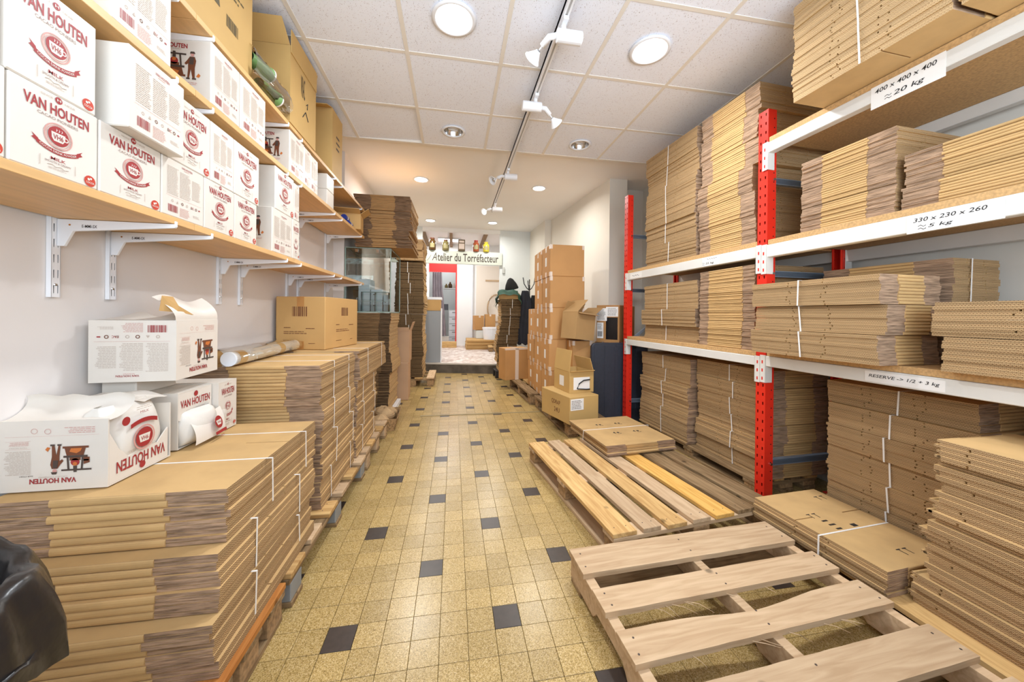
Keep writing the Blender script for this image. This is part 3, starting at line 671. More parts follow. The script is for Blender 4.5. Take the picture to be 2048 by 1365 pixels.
tag(ob('bucket', B().lathe([(.22,0),(.25,.3),(.26,.3),(.26,.34),(.0,.345)],24,cap=True).mesh('bucket', WHITE_M, smooth=False), None, (1.5,YF-.98,.4535)), 'white lidded bucket on the flat carton pile in the workshop', 'bucket')
pallet('pine pallet on the pebble floor of the workshop', (1.75,7.92,.188), -.05, .80, .56, [.12]*4, .13, (W_MID,W_NEW))
t = thing('flat_carton_pile', 'low pile of flat cartons on the workshop floor under the bucket', 'carton pile', (1.35,YF-.75,.188))
for k in range(6): ob('flat_carton', boxme('flat_carton', 1.1, .95, .042, CARTON, .004), t, (random.uniform(-.02,.02),random.uniform(-.02,.02),k*.0441))

pallet('pine pallet on the right floor carrying a small pile of flat cartons', (1.612,.885,0), .125, 1.02, 1.19, [.13,.1,.115,.11,.12,.12,.12], .144, (W_MID,W_NEW,W_MID,W_NEW,W_GOLD,W_OLD,W_OLD), cross=W_NEW)
# near stringer pallet with wide gaps
np_ = thing('wooden_pallet', 'pale empty pallet with wide gaps in the right foreground', 'pallet', (1.50,-.36,0), .055, 'wooden pallets')
y = .575; zt = .112
def rough_board(L, wd, T, mat, sd):
    rr = random.Random(sd); b = B(); n = 22; vs = []
    lo = [-wd/2+(rr.uniform(-.0008,.0008)) for _ in range(n+1)]; hi = [wd/2+rr.uniform(-.0008,.0008) for _ in range(n+1)]
    if sd == 3:
        for i in range(n+1): hi[i] -= .030*math.exp(-((i-11)/4.5)**2)-.006
    pts = [(-L/2+L*i/n, lo[i]) for i in range(n+1)]+[(-L/2+L*i/n, hi[i]) for i in range(n,-1,-1)]
    return b.prism(pts, 0, T).mesh('board', mat, 0)
for k,(wd,step) in enumerate(((.15,0),(.105,.075),(.105,.072),(.115,.085),(.13,.06),(.1,.065),(.12,.07))):
    y -= step; yc = y-wd/2; y -= wd
    bd = ob('board', rough_board(1.045, wd, .02, W_NEW, k+1), np_, (0,yc,zt), (0,0,random.uniform(-.008,.008)))
    nl = B()
    for e in (-1,0,1):
        for s in (-.25,.25): nl.lathe([(.0036,0),(.0036,.0008)],7,X=Matrix.Translation((e*.49+random.uniform(-.01,.01),s*wd,.02)))
    ob('nail_heads', nl.mesh('nail_heads', DARK_INK), bd)
    if k in (1,2):
        rr = random.Random(k)
        for q in range(7):
            sp = B()
            x = rr.uniform(-.35,.3); l = rr.uniform(.03,.09)
            sp.tube([(x,-wd/2,.006),(x+l*.5,-wd/2-.012,.0),(x+l,-wd/2-rr.uniform(.01,.04),rr.uniform(-.02,.0))],[.0016,.0012,.0005],4)
            ob('splinter', sp.mesh('splinter', W_NEW), bd)
for x in (-.495,0,.495):
    pr = [(-.60,.021),(-.36,.021),(-.33,.055),(-.15,.055),(-.12,.021),(.12,.021),(.15,.055),(.33,.055),(.36,.021),(.575,.021),(.575,.1115),(-.60,.1115)]
    X = Matrix.Translation((x-.019,0,0)) @ Matrix(((0,0,1,0),(1,0,0,0),(0,1,0,0),(0,0,0,1)))
    ob('stringer', B().prism(pr,0,.038,0,X).mesh('stringer', W_NEW, .001), np_)
for yy in (-.54,-.02,.52): ob('bottom_board', board_me(1.03,.1,.019,W_OLD), np_, (0,yy,.001))
tag(ob('paper_scrap', boxme('paper_scrap', .03, .015, .04, PAPER, .002), None, (1.42,.02,.0006), .4), 'small white scrap on the floor beneath the pale empty pallet', 'scrap')
pallet('low pallet under the loose flat cartons at the foot of the rack', (2.45,-.335,0), .0, .76, 1.14, [.12]*6, .098, (W_MID,W_GOLD), along='y')
pallet('pallet under the rack behind the far red post', (2.60,1.325,0), .0525, .50, 1.26, [.1,.08,.08,.1], .098, (W_OLD,W_MID))
pallet('orange-edged pallet under the nearest left stack', (-.505,-.048,0), 0, .66, .42, [.14,.1,.1,.1,.14], .14, (W_NEW,W_MID,W_NEW,W_MID,W_ORANGE), block=CHIP)
pallet('pallet with grey blocks under the middle of the left stacks', (-.505,.785,0), .0, .66, 1.16, [.13]*6, .14, (W_MID,W_NEW), along='x', block=GREY_P)
pallet('pale pallet under the far end of the left stacks', (-.505,1.80,0), 0, .66, .78, [.12]*5, .14, (W_NEW,W_MID), along='x', block=W_NEW)
pallet('pallet carrying the tall brown stack in the far left corner', (-.19,4.76,0), 0, .66, .76, [.12]*4, .144, (W_MID,W_NEW))
pallet('weathered pallet under the boxes beside the folding table', (1.70,2.44,0), .05, .44, 1.12, [.1]*3, .142, (W_OLD,W_MID))
pallet('weathered pallet under the far columns of cartons', (1.70,3.70,0), .06, .66, 1.2, [.13]*4, .142, (W_OLD,W_MID))
# black plastic pallet under the leaning stack
t = thing('plastic_pallet', 'black plastic pallet under the leaning brown stack', 'pallet', (1.44,5.13,0), .04)
for k in range(5): ob('deck_slat', boxme('deck_slat', .5, .05, .02, BLACK_P, .003), t, (0,-.14+.07*k,.115))
for x in (-.22,0,.22):
    for yy in (-.13,.13): ob('foot', boxme('foot', .06, .06, .114, BLACK_P, .004), t, (x,yy,.0))

# ------------------------------------------------------------------ bundles of flat cartons
def flat_mesh(U, V, p, mid, va, vb, mats):
    """one folded-flat carton: two double-wall layers, folds at +-y in the middle, raw flap ends beside them, slotted flute edges at +-x"""
    b = B(); fl = U*(1-mid)/2; t = p*.47; ws = .0032
    for z0, vs in ((0,va),(p-t,vb)):
        o = [(-U/2,-V/2),(U/2,-V/2),(U/2,vs-ws),(U/2-fl,vs-ws),(U/2-fl,vs+ws),(U/2,vs+ws),(U/2,V/2),(-U/2,V/2),(-U/2,vs+ws),(-U/2+fl,vs+ws),(-U/2+fl,vs-ws),(-U/2,vs-ws)]
        n = len(o)
        b.add([(x,y,z0) for x,y in o]+[(x,y,z0+t) for x,y in o], [tuple(range(n-1,-1,-1)),tuple(range(n,2*n))], 0)
        for i in range(n):
            j = (i+1)%n
            m = 1 if i in (0,6) else 2 if i in (1,5,7,11) else 0
            b.add([(*o[i],z0),(*o[j],z0),(*o[j],z0+t),(*o[i],z0+t)],[(0,1,2,3)],m)
    for s in (-1,1):
        x0, x1 = -U/2+fl, U/2-fl; y = s*(V/2-.0005); q = s*.0045
        pr = [(y,0),(y+q*.7,p*.12),(y+q,p*.35),(y+q,p*.65),(y+q*.7,p*.88),(y,p)]
        vs = [(x,yy,z) for x in (x0,x1) for yy,z in pr]; k = len(pr)
        b.add(vs, [(i,i+1,k+i+1,k+i) for i in range(k-1)]+[tuple(range(k)),tuple(range(2*k-1,k-1,-1))], 3)
    return b.mesh('flat_carton', mats, recalc=True)
FM = {'k':[KRAFT,RAW,FLUTE,KRAFT],'e':[KRAFT_SHADED,RAW_LIT,FLUTE_SHADED,KRAFT],'b':[KRAFT,RAW_SHADED,FLUTE_L,KRAFT_SHADED],'l':[KRAFT,RAW,FLUTE_L,KRAFT],'m':[KRAFT_M,RAW_M,FLUTE,KRAFT_M]}  # 'b' and 'e' paint shade on camera-facing edges and light on aisle-facing ones
def wave(z, sd, amp): return amp*(math.sin(z*9+sd)*.6+math.sin(z*23+sd*2.3)*.4)
def stack(desc, grp, cx, cy, z0, U, V, rot, p, bundles, fm='k', mid=.46, jit=.006, slots=(-.04,.05), strap=(0.,), smat=STRAP, order=None, amp=.012, sd=1, V_of=None, strap_u=True):
    """bundles: list of (count, du, dv, extra rotation), bottom first"""
    rr = random.Random(sd*17+3); z = z0; n = len(bundles); roots = []
    base = {}
    names = ['lowest','second','third','fourth','fifth','sixth','seventh','eighth','ninth','tenth','eleventh','twelfth']
    for k, (cnt, du, dv, dr) in enumerate(bundles):
        Vk = V_of[k] if V_of else V
        if Vk not in base: base[Vk] = [flat_mesh(U, Vk, p*.985, mid, V*slots[0]*4+q, V*slots[1]*4+q, FM[fm]) for q in (0,.008)]
        c, s = math.cos(rot), math.sin(rot)
        lab = ('top' if k == n-1 else names[k])+' strapped bundle '+desc if n > 1 else 'strapped bundle '+desc
        t = thing('carton_bundle', lab, 'carton bundle', (cx+c*du-s*dv, cy+s*du+c*dv, z), rot+dr, grp); roots.append(t)
        mx = 0
        for i in range(cnt):
            zz = z-z0+i*p; jx = wave(zz, sd, amp)+rr.uniform(-jit,jit); jy = wave(zz, sd+2, amp)+rr.uniform(-jit,jit)
            mx = max(mx, abs(jx))
            ob('flat_carton', base[Vk][rr.randrange(2)], t, (jx, jy, i*p), (0,0,rr.uniform(-.006,.006)+(PI if rr.random()<.5 else 0)))
        h = cnt*p
        if strap:
            for v in strap:
                vv = v*Vk+rr.uniform(-.03,.03); a = U/2+.6*mx+.003; w2 = .0034 if V < .75 else .004; e = .0012; sb = B()
                tl = rr.uniform(-.012,.012)
                for sx in (-1,1):
                    sb.add([(sx*a,vv-w2,-.0005),(sx*a,vv+w2,-.0005),(sx*a,vv+w2+tl,h+e),(sx*a,vv-w2+tl,h+e),(sx*(a+e),vv-w2,-.0005),(sx*(a+e),vv+w2,-.0005),(sx*(a+e),vv+w2+tl,h+e),(sx*(a+e),vv-w2+tl,h+e)],
                           [(3,2,1,0),(4,5,6,7),(0,1,5,4),(1,2,6,5),(2,3,7,6),(3,0,4,7)])
                sb.box(-a,a,vv+tl-w2,vv+tl+w2,h,h+e)
                ob('strap', sb.mesh('strap', smat), t)
        z += h+.0025
    return roots, z
# left side
stack('of flat cartons in the near left stack, beneath the torn white boxes','near left carton stack',-.515,.245,.141,.60,.67,0,.0228,[(7,.008,-.10,.008),(7,.0,-.055,-.008),(7,-.005,.0,0)],mid=.47,jit=.006,slots=(-.055,.02),strap=(-.2,.28),sd=1,amp=.009)
stack('of flat cartons in the second left stack, beneath the tubes','second left carton stack',-.525,.97,.141,.59,.60,0,.0172,[(10,0,0,0),(11,.006,.005,0),(10,.0,0,0),(12,-.005,-.02,0)],mid=.44,jit=.006,slots=(-.05,.04),strap=(-.25,.3),sd=2)
s2, z2 = stack('of flat cartons in the third left stack, beneath the brown box','third left carton stack',-.525,1.62,.141,.59,.60,0,.0172,[(11,0,0,0),(10,.006,0,0),(10,0,.0,0),(12,.01,.19,0)],mid=.44,jit=.006,slots=(-.05,.04),strap=(-.25,.3),sd=3,V_of=[.60,.60,.60,.94])
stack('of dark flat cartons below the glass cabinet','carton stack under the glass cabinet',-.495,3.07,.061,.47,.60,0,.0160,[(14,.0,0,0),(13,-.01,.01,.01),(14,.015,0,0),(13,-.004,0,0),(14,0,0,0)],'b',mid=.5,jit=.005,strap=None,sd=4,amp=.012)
tag(ob('white_board', boxme('white_board', .52, .66, .058, WHITE_M, .004), None, (-.485,3.06,.001)), 'white base board under the dark stack below the glass cabinet', 'board')
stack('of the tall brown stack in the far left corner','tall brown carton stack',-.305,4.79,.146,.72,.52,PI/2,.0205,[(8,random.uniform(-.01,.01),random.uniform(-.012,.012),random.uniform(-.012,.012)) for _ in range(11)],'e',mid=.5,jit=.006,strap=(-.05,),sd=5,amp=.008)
stack('of lighter flat cartons crowning the tall brown stack','tall brown carton stack',-.28,4.79,2.01,.70,.46,PI/2,.0185,[(9,.02,0,.02),(9,.0,.01,-.02)],'k',mid=.5,jit=.008,strap=None,sd=6)
stack('of brown flat cartons piled on top of the glass cabinet','cartons on the glass cabinet',-.36,3.07,1.885,.60,.70,0,.0180,[(5,.03,.0,.01),(5,-.01,.0,-.01),(11,.02,.0,.02),(11,.03,.02,-.01)],'m',mid=.42,jit=.012,strap=None,sd=7,amp=.02)
# right far leaning stack
lean = [.0,-.03,-.045,-.03,.0,.02,.035,.03]
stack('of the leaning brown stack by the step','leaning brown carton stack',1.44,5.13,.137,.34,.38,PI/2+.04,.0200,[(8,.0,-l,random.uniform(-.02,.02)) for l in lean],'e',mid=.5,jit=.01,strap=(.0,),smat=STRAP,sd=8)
# rack frame of reference
RK = math.atan(.0526)
def rk(lx, ly): return (2.3+math.cos(RK)*lx-math.sin(RK)*ly, .58+math.sin(RK)*lx+math.cos(RK)*ly)
def rstack(desc, grp, lx, y0, y1, z0, depth, typ, p, bundles, **k):
    """front face at rack depth lx, spanning world y0..y1 along the rack"""
    ly = (y0+y1)/2-.58; cx, cy = rk(lx+depth/2, ly)
    if typ == 1: return stack(desc, grp, cx, cy, z0, depth, y1-y0, RK, p, bundles, **{'amp':.006,'jit':.004,**k})
    return stack(desc, grp, cx, cy, z0, y1-y0, depth, RK+PI/2, p, bundles, **{'amp':.006,'jit':.004,**k})
def rb(n, cnt, a=.008, seed=1):
    r2 = random.Random(seed); return [(cnt, r2.uniform(-a,a), r2.uniform(-a,a), r2.uniform(-.012,.012)) for _ in range(n)]
rstack('of flat cartons on the floor beside the folding table','rack floor stack by the table',.09,1.30,1.97,.101,.52,1,.0143,rb(6,8,.01,1),strap=(.0,),sd=11,slots=(-.03,.035))
rstack('of flat cartons on the floor behind the near red post','rack floor stack behind the post',.14,.645,1.265,.101,.50,1,.0145,rb(6,8,.012,2),strap=(-.05,),sd=12,slots=(-.03,.035))
rstack('of flat cartons on the middle rack shelf, at its far end','middle shelf far stack',.02,1.155,1.86,.948,.55,1,.0140,[(9,.03,0,0),(10,-.01,.0,.01),(16,.01,-.02,-.01)],strap=(.0,),sd=13,slots=(-.03,.035))
rstack('of folded-edge cartons on the middle shelf left of the post','middle shelf second stack',.02,.645,1.11,.948,.55,2,.0120,[(15,0,0,0),(15,.004,.0,.01),(15,-.004,0,-.01)],strap=None,sd=14,mid=.62)
rstack('of the tall far carton stack on the upper rack shelf','upper shelf far stack',.02,1.150,1.80,1.632,.55,1,.0138,rb(6,12,.008,3),strap=(.02,),sd=15,slots=(-.03,.035),jit=.004)
rstack('of the tall stack on the upper shelf left of the post','upper shelf second stack',.02,.645,1.12,1.632,.58,2,.0138,[(12,0,0,0),(12,.01,0,0),(12,.02,0,0),(12,-.015,.0,.015),(12,-.005,0,0),(12,-.02,0,.01)],strap=None,sd=16,mid=.56)
rstack('of cartons jutting over the middle shelf edge beside the post','middle shelf jutting stack',-.125,-.085,.515,.957,.36,1,.0143,[(9,0,.01,0),(9,.012,-.005,.008),(9,-.006,.01,0)],strap=(.08,),sd=17,mid=.42,slots=(-.04,.03))
rstack('of cartons at the back of the middle shelf','middle shelf rear stack',.30,-.10,.42,.957,.32,2,.0148,[(16,0,0,0),(16,.02,.01,.02)],strap=(.1,),sd=18,mid=.5)
rstack('of cartons at the right end of the middle shelf','middle shelf right stack',-.05,-.90,-.22,.958,.40,1,.0146,[(9,0,0,0),(9,.004,.03,.01)],strap=(-.3,),sd=19,mid=.42)
rstack('of folded-edge cartons on the upper shelf right of the post','upper shelf third stack',.05,-.025,.385,1.627,.50,2,.0115,[(12,.0,0,0),(22,.004,0,.0)],strap=None,sd=20,mid=.48)
rstack('of folded-edge cartons at the right end of the upper shelf','upper shelf right stack',.05,-.64,-.05,1.627,.50,2,.0115,[(9,.01,0,.0),(12,0,0,0)],strap=None,sd=21,mid=.60)
rstack('of cartons jutting over the edge of the topmost shelf','topmost shelf stack',-.19,-.30,.255,2.247,.60,1,.0142,[(12,.0,0,0),(12,.012,.0,.008),(11,.02,.01,0)],fm='l',strap=(.02,),sd=22,slots=(-.035,.045))
rstack('of cartons on the topmost shelf at the right edge','topmost shelf right stack',-.19,-.90,-.325,2.247,.60,1,.0142,[(12,0,0,0),(12,.01,0,0)],fm='l',strap=(.02,),sd=23)
rstack('of the dark stack on the floor behind the loose flat cartons','rack floor middle stack',.205,-.205,.35,.101,.46,1,.0145,rb(6,8,.012,4),strap=(.0,),sd=24,slots=(-.04,.05))
rstack('of the dark stack on the floor in the right rear corner','rack floor right stack',.40,-.90,-.26,.101,.24,1,.0145,rb(6,7,.012,5),strap=None,sd=25)
stack('of the tall carton stack at the right edge of the floor','right foreground stack',2.335,-.575,.100,.38,.64,.0,.0180,[(6,.0,.02,0),(6,.01,.0,.01),(6,.005,-.01,0),(6,.012,-.03,-.01),(5,.02,-.04,0),(5,.02,-.05,0)],strap=(-.3,),sd=26,jit=.009,slots=(-.1,-.13))
tt_b = B()
for x0,z0_ in ((-.12,.10),(-.02,-.18),(.10,.22)):
    for dx in (0,.035): rect(tt_b, x0+dx, x0+dx+.022, z0_, z0_+.005); rect(tt_b, x0+dx+.009, x0+dx+.013, z0_-.03, z0_)
lines(tt_b, -.1,-.06,-.03,.06,3); rect(tt_b, .0,.03,-.02,.0)
L_, zL = stack('of loose flat cartons lying at the foot of the near red post','loose flat cartons by the post',2.245,.085,.100,.41,.55,.073,.0138,[(7,0,0,0)],strap=(-.05,),sd=27,jit=.006,slots=(-.03,.03),amp=.004)
ob('printed_marks', tt_b.mesh('printed_marks', BLACK_INK, recalc=False), L_[0], (.02,-.02,7*.0138+.0004), (-PI/2,0,0))
ar_b = B()
for dx in (-.12,.06):
    ar_b.poly([(dx,0),(dx+.02,.02),(dx+.02,-.02)]); disc(ar_b, dx+.045,0,.011); rect(ar_b, dx+.03,dx+.06,-.03,-.026); rect(ar_b, dx+.03,dx+.033,-.026,-.015); rect(ar_b, dx+.057,dx+.06,-.026,-.015)
O_, zO = stack('of flat cartons lying on the pine pallet','flat cartons on the pine pallet',1.785,1.40,.146,.58,.62,.10,.0136,[(6,0,0,0)],strap=(.05,),sd=28,jit=.012,slots=(-.03,.03),amp=.01)
ob('printed_marks', ar_b.mesh('printed_marks', BLACK_INK, recalc=False), O_[0], (.02,-.08,6*.0136+.0004), (-PI/2,0,0))
ob('printed_marks', ar_b.mesh('printed_marks', BLACK_INK, recalc=False), O_[0], (-.02,.13,6*.0136+.0004), (-PI/2,0,0))

# ------------------------------------------------------------------ pallet rack
rack = thing('pallet_rack', 'tall storage rack with red posts and grey white beams along the right wall', 'rack', (2.3,.58,0), RK)
def perforated(b, w, h, pitch, cols, hw, hh, X, m=0, th=.0):
    """strip in local x (width) / z with real trapezoid holes"""
    n = int(h/pitch); edges = [-w/2]+[(cols[i]+cols[i+1])/2 for i in range(len(cols)-1)]+[w/2]
    for k in range(n):
        z0, z1 = k*pitch, (k+1)*pitch if k < n-1 else h; zc = z0+pitch/2
        for i, c in enumerate(cols):
            x0, x1 = edges[i], edges[i+1]
            vs = [(x0,0,z0),(x1,0,z0),(x1,0,z1),(x0,0,z1),(c-hw*.7,0,zc-hh),(c+hw*.7,0,zc-hh),(c+hw,0,zc+hh),(c-hw,0,zc+hh)]
            b.add(vs, [(0,1,5,4),(1,2,6,5),(2,3,7,6),(3,0,4,7)], m, X)
def post(lx, ly, front=1):
    p = ob('post', None, rack, (lx,ly,0))
    b = B(); X = Matrix.Rotation(-PI/2 if front > 0 else PI/2,4,'Z')     # strip width along y, facing the aisle
    perforated(b, .062, 2.42, .055, (-.0165,.0165), .0045, .009, X)
    s = front
    for e in (-1,1):
        b.box(min(0,s*.062),max(0,s*.062), e*.031-.001, e*.031+.001, .0, 2.42)
        b.box(min(s*.06,s*.062),max(s*.06,s*.062), min(e*.031,e*.018), max(e*.031,e*.018), 0, 2.42)
    b.box(min(s*.002,s*.004),max(s*.002,s*.004), -.003,.003, 0, 2.42)
    p2 = b.mesh('post', RED, recalc=False)
    p.data = None
    bpy.data.objects.remove(p)
    p = ob('post', p2, rack, (lx,ly,0))
    ob('foot_plate', B().box(-.02*s if s>0 else -.09, .09 if s>0 else .02,-.05,.05,.0005,.005).mesh('foot_plate', RED), p)
    bl = B()
    for e in (-1,1):
        for k in range(3,44): bl.lathe([(.004,-.0022),(.004,.0022)],6,X=Matrix.Translation((s*.045,e*.031,k*.055)) @ Matrix.Rotation(PI/2,4,'X'))
    ob('side_holes', bl.mesh('side_holes', HOLE), p)
    return p
posts = [0, 1.555, -1.60]
for ly in posts:
    post(0, ly, 1); post(.66, ly, -1)
    for z in (.25,1.41,1.98): ob('brace', B().box(.063,.597,-.016,.016,z,z+.03).box(.063,.597,-.016,-.012,z-.004,z+.034).mesh('brace', BRACE), rack, (0,ly,0))
    for z in (.90,): 
        dg = ob('brace', B().box(0,.70,-.005,.005,-.014,.014).mesh('brace', BRACE), rack, (.062,ly-.006,z), (0,-.62,0))
    bt = B()
    for z in (.265,1.425,1.995): bt.lathe([(.008,-.006),(.008,0)],8,X=Matrix.Translation((.045,ly-.0335,z)) @ Matrix.Rotation(-PI/2,4,'X'))
    ob('bolt', bt.mesh('bolt', CHROME), rack)
def beam_bay(y0, y1, zb, zt, off=0):
    """front and rear beam with hooked end plates, particle board on top"""
    for lx, s in ((-.004,1),(.664,-1)):
        x0, x1 = (lx, lx+.045) if s > 0 else (lx-.045, lx)
        bm_ = B().box(x0, x1, y0+.032, y1-.032, zb, zt)
        bm = ob('beam', bm_.mesh('beam', BEAM, .003), rack)
        for yy, e in ((y0,1),(y1,-1)):
            xa, xb = (-.0075,-.0045) if s > 0 else (.6645,.6675)
            cp = B().box(xa, xb, min(yy+e*.001,yy+e*.036), max(yy+e*.001,yy+e*.036), zb-.10, zt+.004)
            cp.box(min(xa,xa+s*.05),max(xa,xa+s*.05), min(yy+e*.0335,yy+e*.0365), max(yy+e*.0335,yy+e*.0365), zb-.10, zt+.002)
            for q in range(3):
                cp.box(xa-.0006 if s>0 else xb, xa if s>0 else xb+.0006, yy+e*.0165-.004, yy+e*.0165+.004, zb-.085+q*.05, zb-.066+q*.05, 1)
            ob('beam_connector', cp.mesh('beam_connector', [BEAM,RED]), bm)
    ob('shelf_board', B().box(.002,.658,y0+.036,y1-.036,zt+.001,zt+.031).mesh('shelf_board', PARTICLE, .001), rack)
beam_bay(0,1.555,.858,.915); beam_bay(-1.60,0,.862,.924)
beam_bay(0,1.555,1.527,1.598); beam_bay(-1.60,0,1.520,1.594)
beam_bay(-1.60,0,2.150,2.213)
def sticker(ly, z, w_, h, rows, rot=0):
    st = ob('paper_label', B().box(-w_/2,w_/2,-.0005,0,-h/2,h/2).mesh('paper_label', PAPER), rack, (-.0046,ly,z), (0,0,-PI/2))
    st.rotation_euler = (0, rot, -PI/2)
    b = B()
    for s_, cx, cz, tw, th in rows:
        if s_.startswith('~~'):
            for dz in (-.006,.006): b.tube([(cx-tw/2-.03,-.0005,cz+dz),(cx-tw/2-.022,-.0005,cz+dz+.004),(cx-tw/2-.014,-.0005,cz+dz-.003),(cx-tw/2-.006,-.0005,cz+dz+.001)], .0013, 4)
            s_ = s_[2:]
        put_text(b, s_, cx, cz, tw, th, 0, .008, -.0012, shear=.2)
    ob('handwriting', b.mesh('handwriting', BLACK_INK, recalc=False), st)
# text runs towards the viewer's right = -y, i.e. local +x of the sticker
sticker(-.66,2.165,.24,.10,[('400 x 400 x 400',-.005,.024,.2,.02),('~~20 kg',.01,-.022,.1,.026)])
sticker(-.80,1.553,.26,.075,[('330 x 230 x 260',-.01,.014,.2,.017),('~~5 kg',-.03,-.018,.07,.018)])
sticker(-.66,.893,.26,.046,[('RESERVE -> 1/2 + 3 kg',.0,.002,.23,.018)])
sticker(.40,1.562,.16,.062,[('~~25 kg',-.01,-.014,.08,.018),('-.-.-.-.-',.01,.016,.09,.008)])
sticker(1.36,1.562,.2,.05,[('-..-.-..',0,0,.12,.012)])

# ------------------------------------------------------------------ left wall shelving
XF = -.51
rails = [.098,.29,.905,1.10,1.70,1.895,2.515]
LV = [(1.457,1.481),(1.953,1.979),(2.236,2.260)]
ordn = ['nearest','second','third','fourth','fifth','sixth','farthest']
slot_me = None
for k, y in enumerate(rails):
    t = thing('shelf_rail', ordn[k]+' white slotted shelf rail with brackets on the left wall', 'shelf rail', (XL,y,1.20), 0, 'white shelf rails')
    b = B(); X = Matrix.Translation((.0145,0,0)) @ Matrix.Rotation(PI/2,4,'Z'); perforated(b, .026, 1.28, .05, (-.006,.006), .0014, .013, X)
    for e in (-1,1): b.box(.001,.0145,e*.013-.0008,e*.013+.0008,0,1.28)
    b.box(.001,.0145,-.0135,.0135,-.001,.0)
    ob('channel', b.mesh('channel', WHITE_M, recalc=False), t)
    ob('slot_shadow', B().box(.001,.003,-.012,.012,.002,1.278).mesh('slot_back', GREY_P), t)
    sc = B().lathe([(.005,0),(.004,.002),(0,.0025)],10,X=Matrix.Translation((.0145,0,.04)) @ Matrix.Rotation(PI/2,4,'Y')); ob('screw', sc.mesh('screw', CHROME), t)
    for zb, zt in LV:
        z = zb-1.2-.0015; yo = .006 if k%2 == 0 else -.006
        pr = [(.0155,z),(.0155,z-.088),(.032,z-.088),(.055,z-.036),(.30,z-.018),(.345,z-.013),(.352,z-.012),(.352,z+.012),(.3475,z+.012),(.3475,z)]
        pr = [(.0155,z),(.0155,z-.088),(.034,z-.088),(.058,z-.038),(.315,z-.016),(.349,z-.013),(.3525,z-.008),(.3525,z+.010),(.3485,z+.010),(.3485,z)]
        X = Matrix(((1,0,0,0),(0,0,1,yo-.0045),(0,1,0,0),(0,0,0,1)))
        br = ob('bracket', B().prism(pr,0,.009,0,X).mesh('bracket', WHITE_M, .0008), t)
        mk = B(); put_text(mk, 'E-MMI-SX', .105, z-.021, .042, .010, 0, .01); ob('stamped_mark', mk.mesh('stamped_mark', DARK_INK, recalc=False), br, (0,yo-.0052,0))
        ob('rivet', B().lathe([(.003,0),(.003,.0006)],8,X=Matrix.Translation((.05,yo-.0046,z-.018)) @ Matrix.Rotation(PI/2,4,'X')).mesh('rivet', W_ORANGE), br)
seams = [-.62,.20,1.02,1.845,2.655]
lv = ['lowest','middle','top']; bn = ['nearest','second','third','farthest']
for i,(zb,zt) in enumerate(LV):
    for k in range(4):
        me = B().box(XL+.017,XF,seams[k]+.001,seams[k+1]-.001,zb,zt).mesh('shelf_board', SHELF, .0012)
        me.transform(Matrix.Translation((-(XL+XF)/2,-(seams[k]+seams[k+1])/2,-zb)))
        tag(ob('shelf_board', me, None, ((XL+XF)/2,(seams[k]+seams[k+1])/2,zb)), '%s beech board of the %s wall shelf on the left' % (bn[k],lv[i]), 'shelf', 'beech shelf boards')

# ------------------------------------------------------------------ white cocoa cartons on the shelves
def cocoa(label, y0, y1, z, h, face, xf=-.513, depth=.28, cam_face=None, grp='white cocoa cartons on the left shelves'):
    dx = depth; dy = y1-y0-.002
    t = thing('cocoa_carton', label, 'carton', (xf-dx/2,(y0+y1)/2,z+.0005), 0, grp)
    ob('body', boxme('body', dx, dy, h, WHITE_C, .003), t)
    if face: put_print(t, face, '+x', dx, dy, 0, h)
    if cam_face: put_print(t, cam_face, '-y', dx, dy, 0, h)
    return t
F, Sd = 'front', 'side'
z1 = LV[0][1]
row1 = [(-.545,-.346,.195,F,'leftmost white carton cut by the frame, lowest shelf, bottom row'),(-.344,-.151,.195,F,'white brand-faced carton, lowest shelf bottom row, nearest whole one'),
 (-.149,.052,.195,F,'white brand-faced carton, lowest shelf bottom row, under the protruding text carton'),(.054,.25,.195,Sd,'white text-faced carton with barcode, lowest shelf bottom row'),
 (.252,.437,.195,F,'white brand-faced carton, lowest shelf bottom row, after the text-faced one'),(.439,.612,.195,F,'white brand-faced carton, lowest shelf bottom row, beside the gap'),
 (.756,.985,.235,Sd,'white text-faced carton with picture on its near side, bottom row past the gap'),(.99,1.085,.235,F,'narrow last white carton at the far end, lowest shelf bottom row')]
for y0,y1,h,f,lab in row1: cocoa(lab, y0, y1, z1, h, f, cam_face='illus2' if y0 == .756 else None)
row2 = [(-.545,-.359,.1958,.243,F,None,'leftmost white carton cut by the frame, lowest shelf, upper row'),(-.350,-.157,.1958,.235,F,None,'white brand-faced carton, lowest shelf upper row, nearest whole one'),
 (-.12,.086,.1958,.235,Sd,None,'white text-faced carton jutting forward, lowest shelf upper row'),(.09,.284,.1958,.235,F,None,'white brand-faced carton, lowest shelf upper row, beside the jutting one'),
 (.286,.432,.1958,.235,Sd,None,'shiny white text-faced carton, lowest shelf upper row'),(.434,.63,.1958,.235,F,None,'white brand-faced carton, lowest shelf upper row, before the gap'),
 (.785,1.005,.2358,.230,F,None,'white brand-faced carton with blank near side, upper row past the gap'),(1.01,1.08,.2358,.22,Sd,None,'narrow white text-faced carton at the far end of the upper row')]
for y0,y1,dz,h,f,cf,lab in row2: cocoa(lab, y0, y1, z1+dz, h, f, xf=-.47 if y0 == -.12 else -.513, cam_face=cf)
z2_ = LV[1][1]
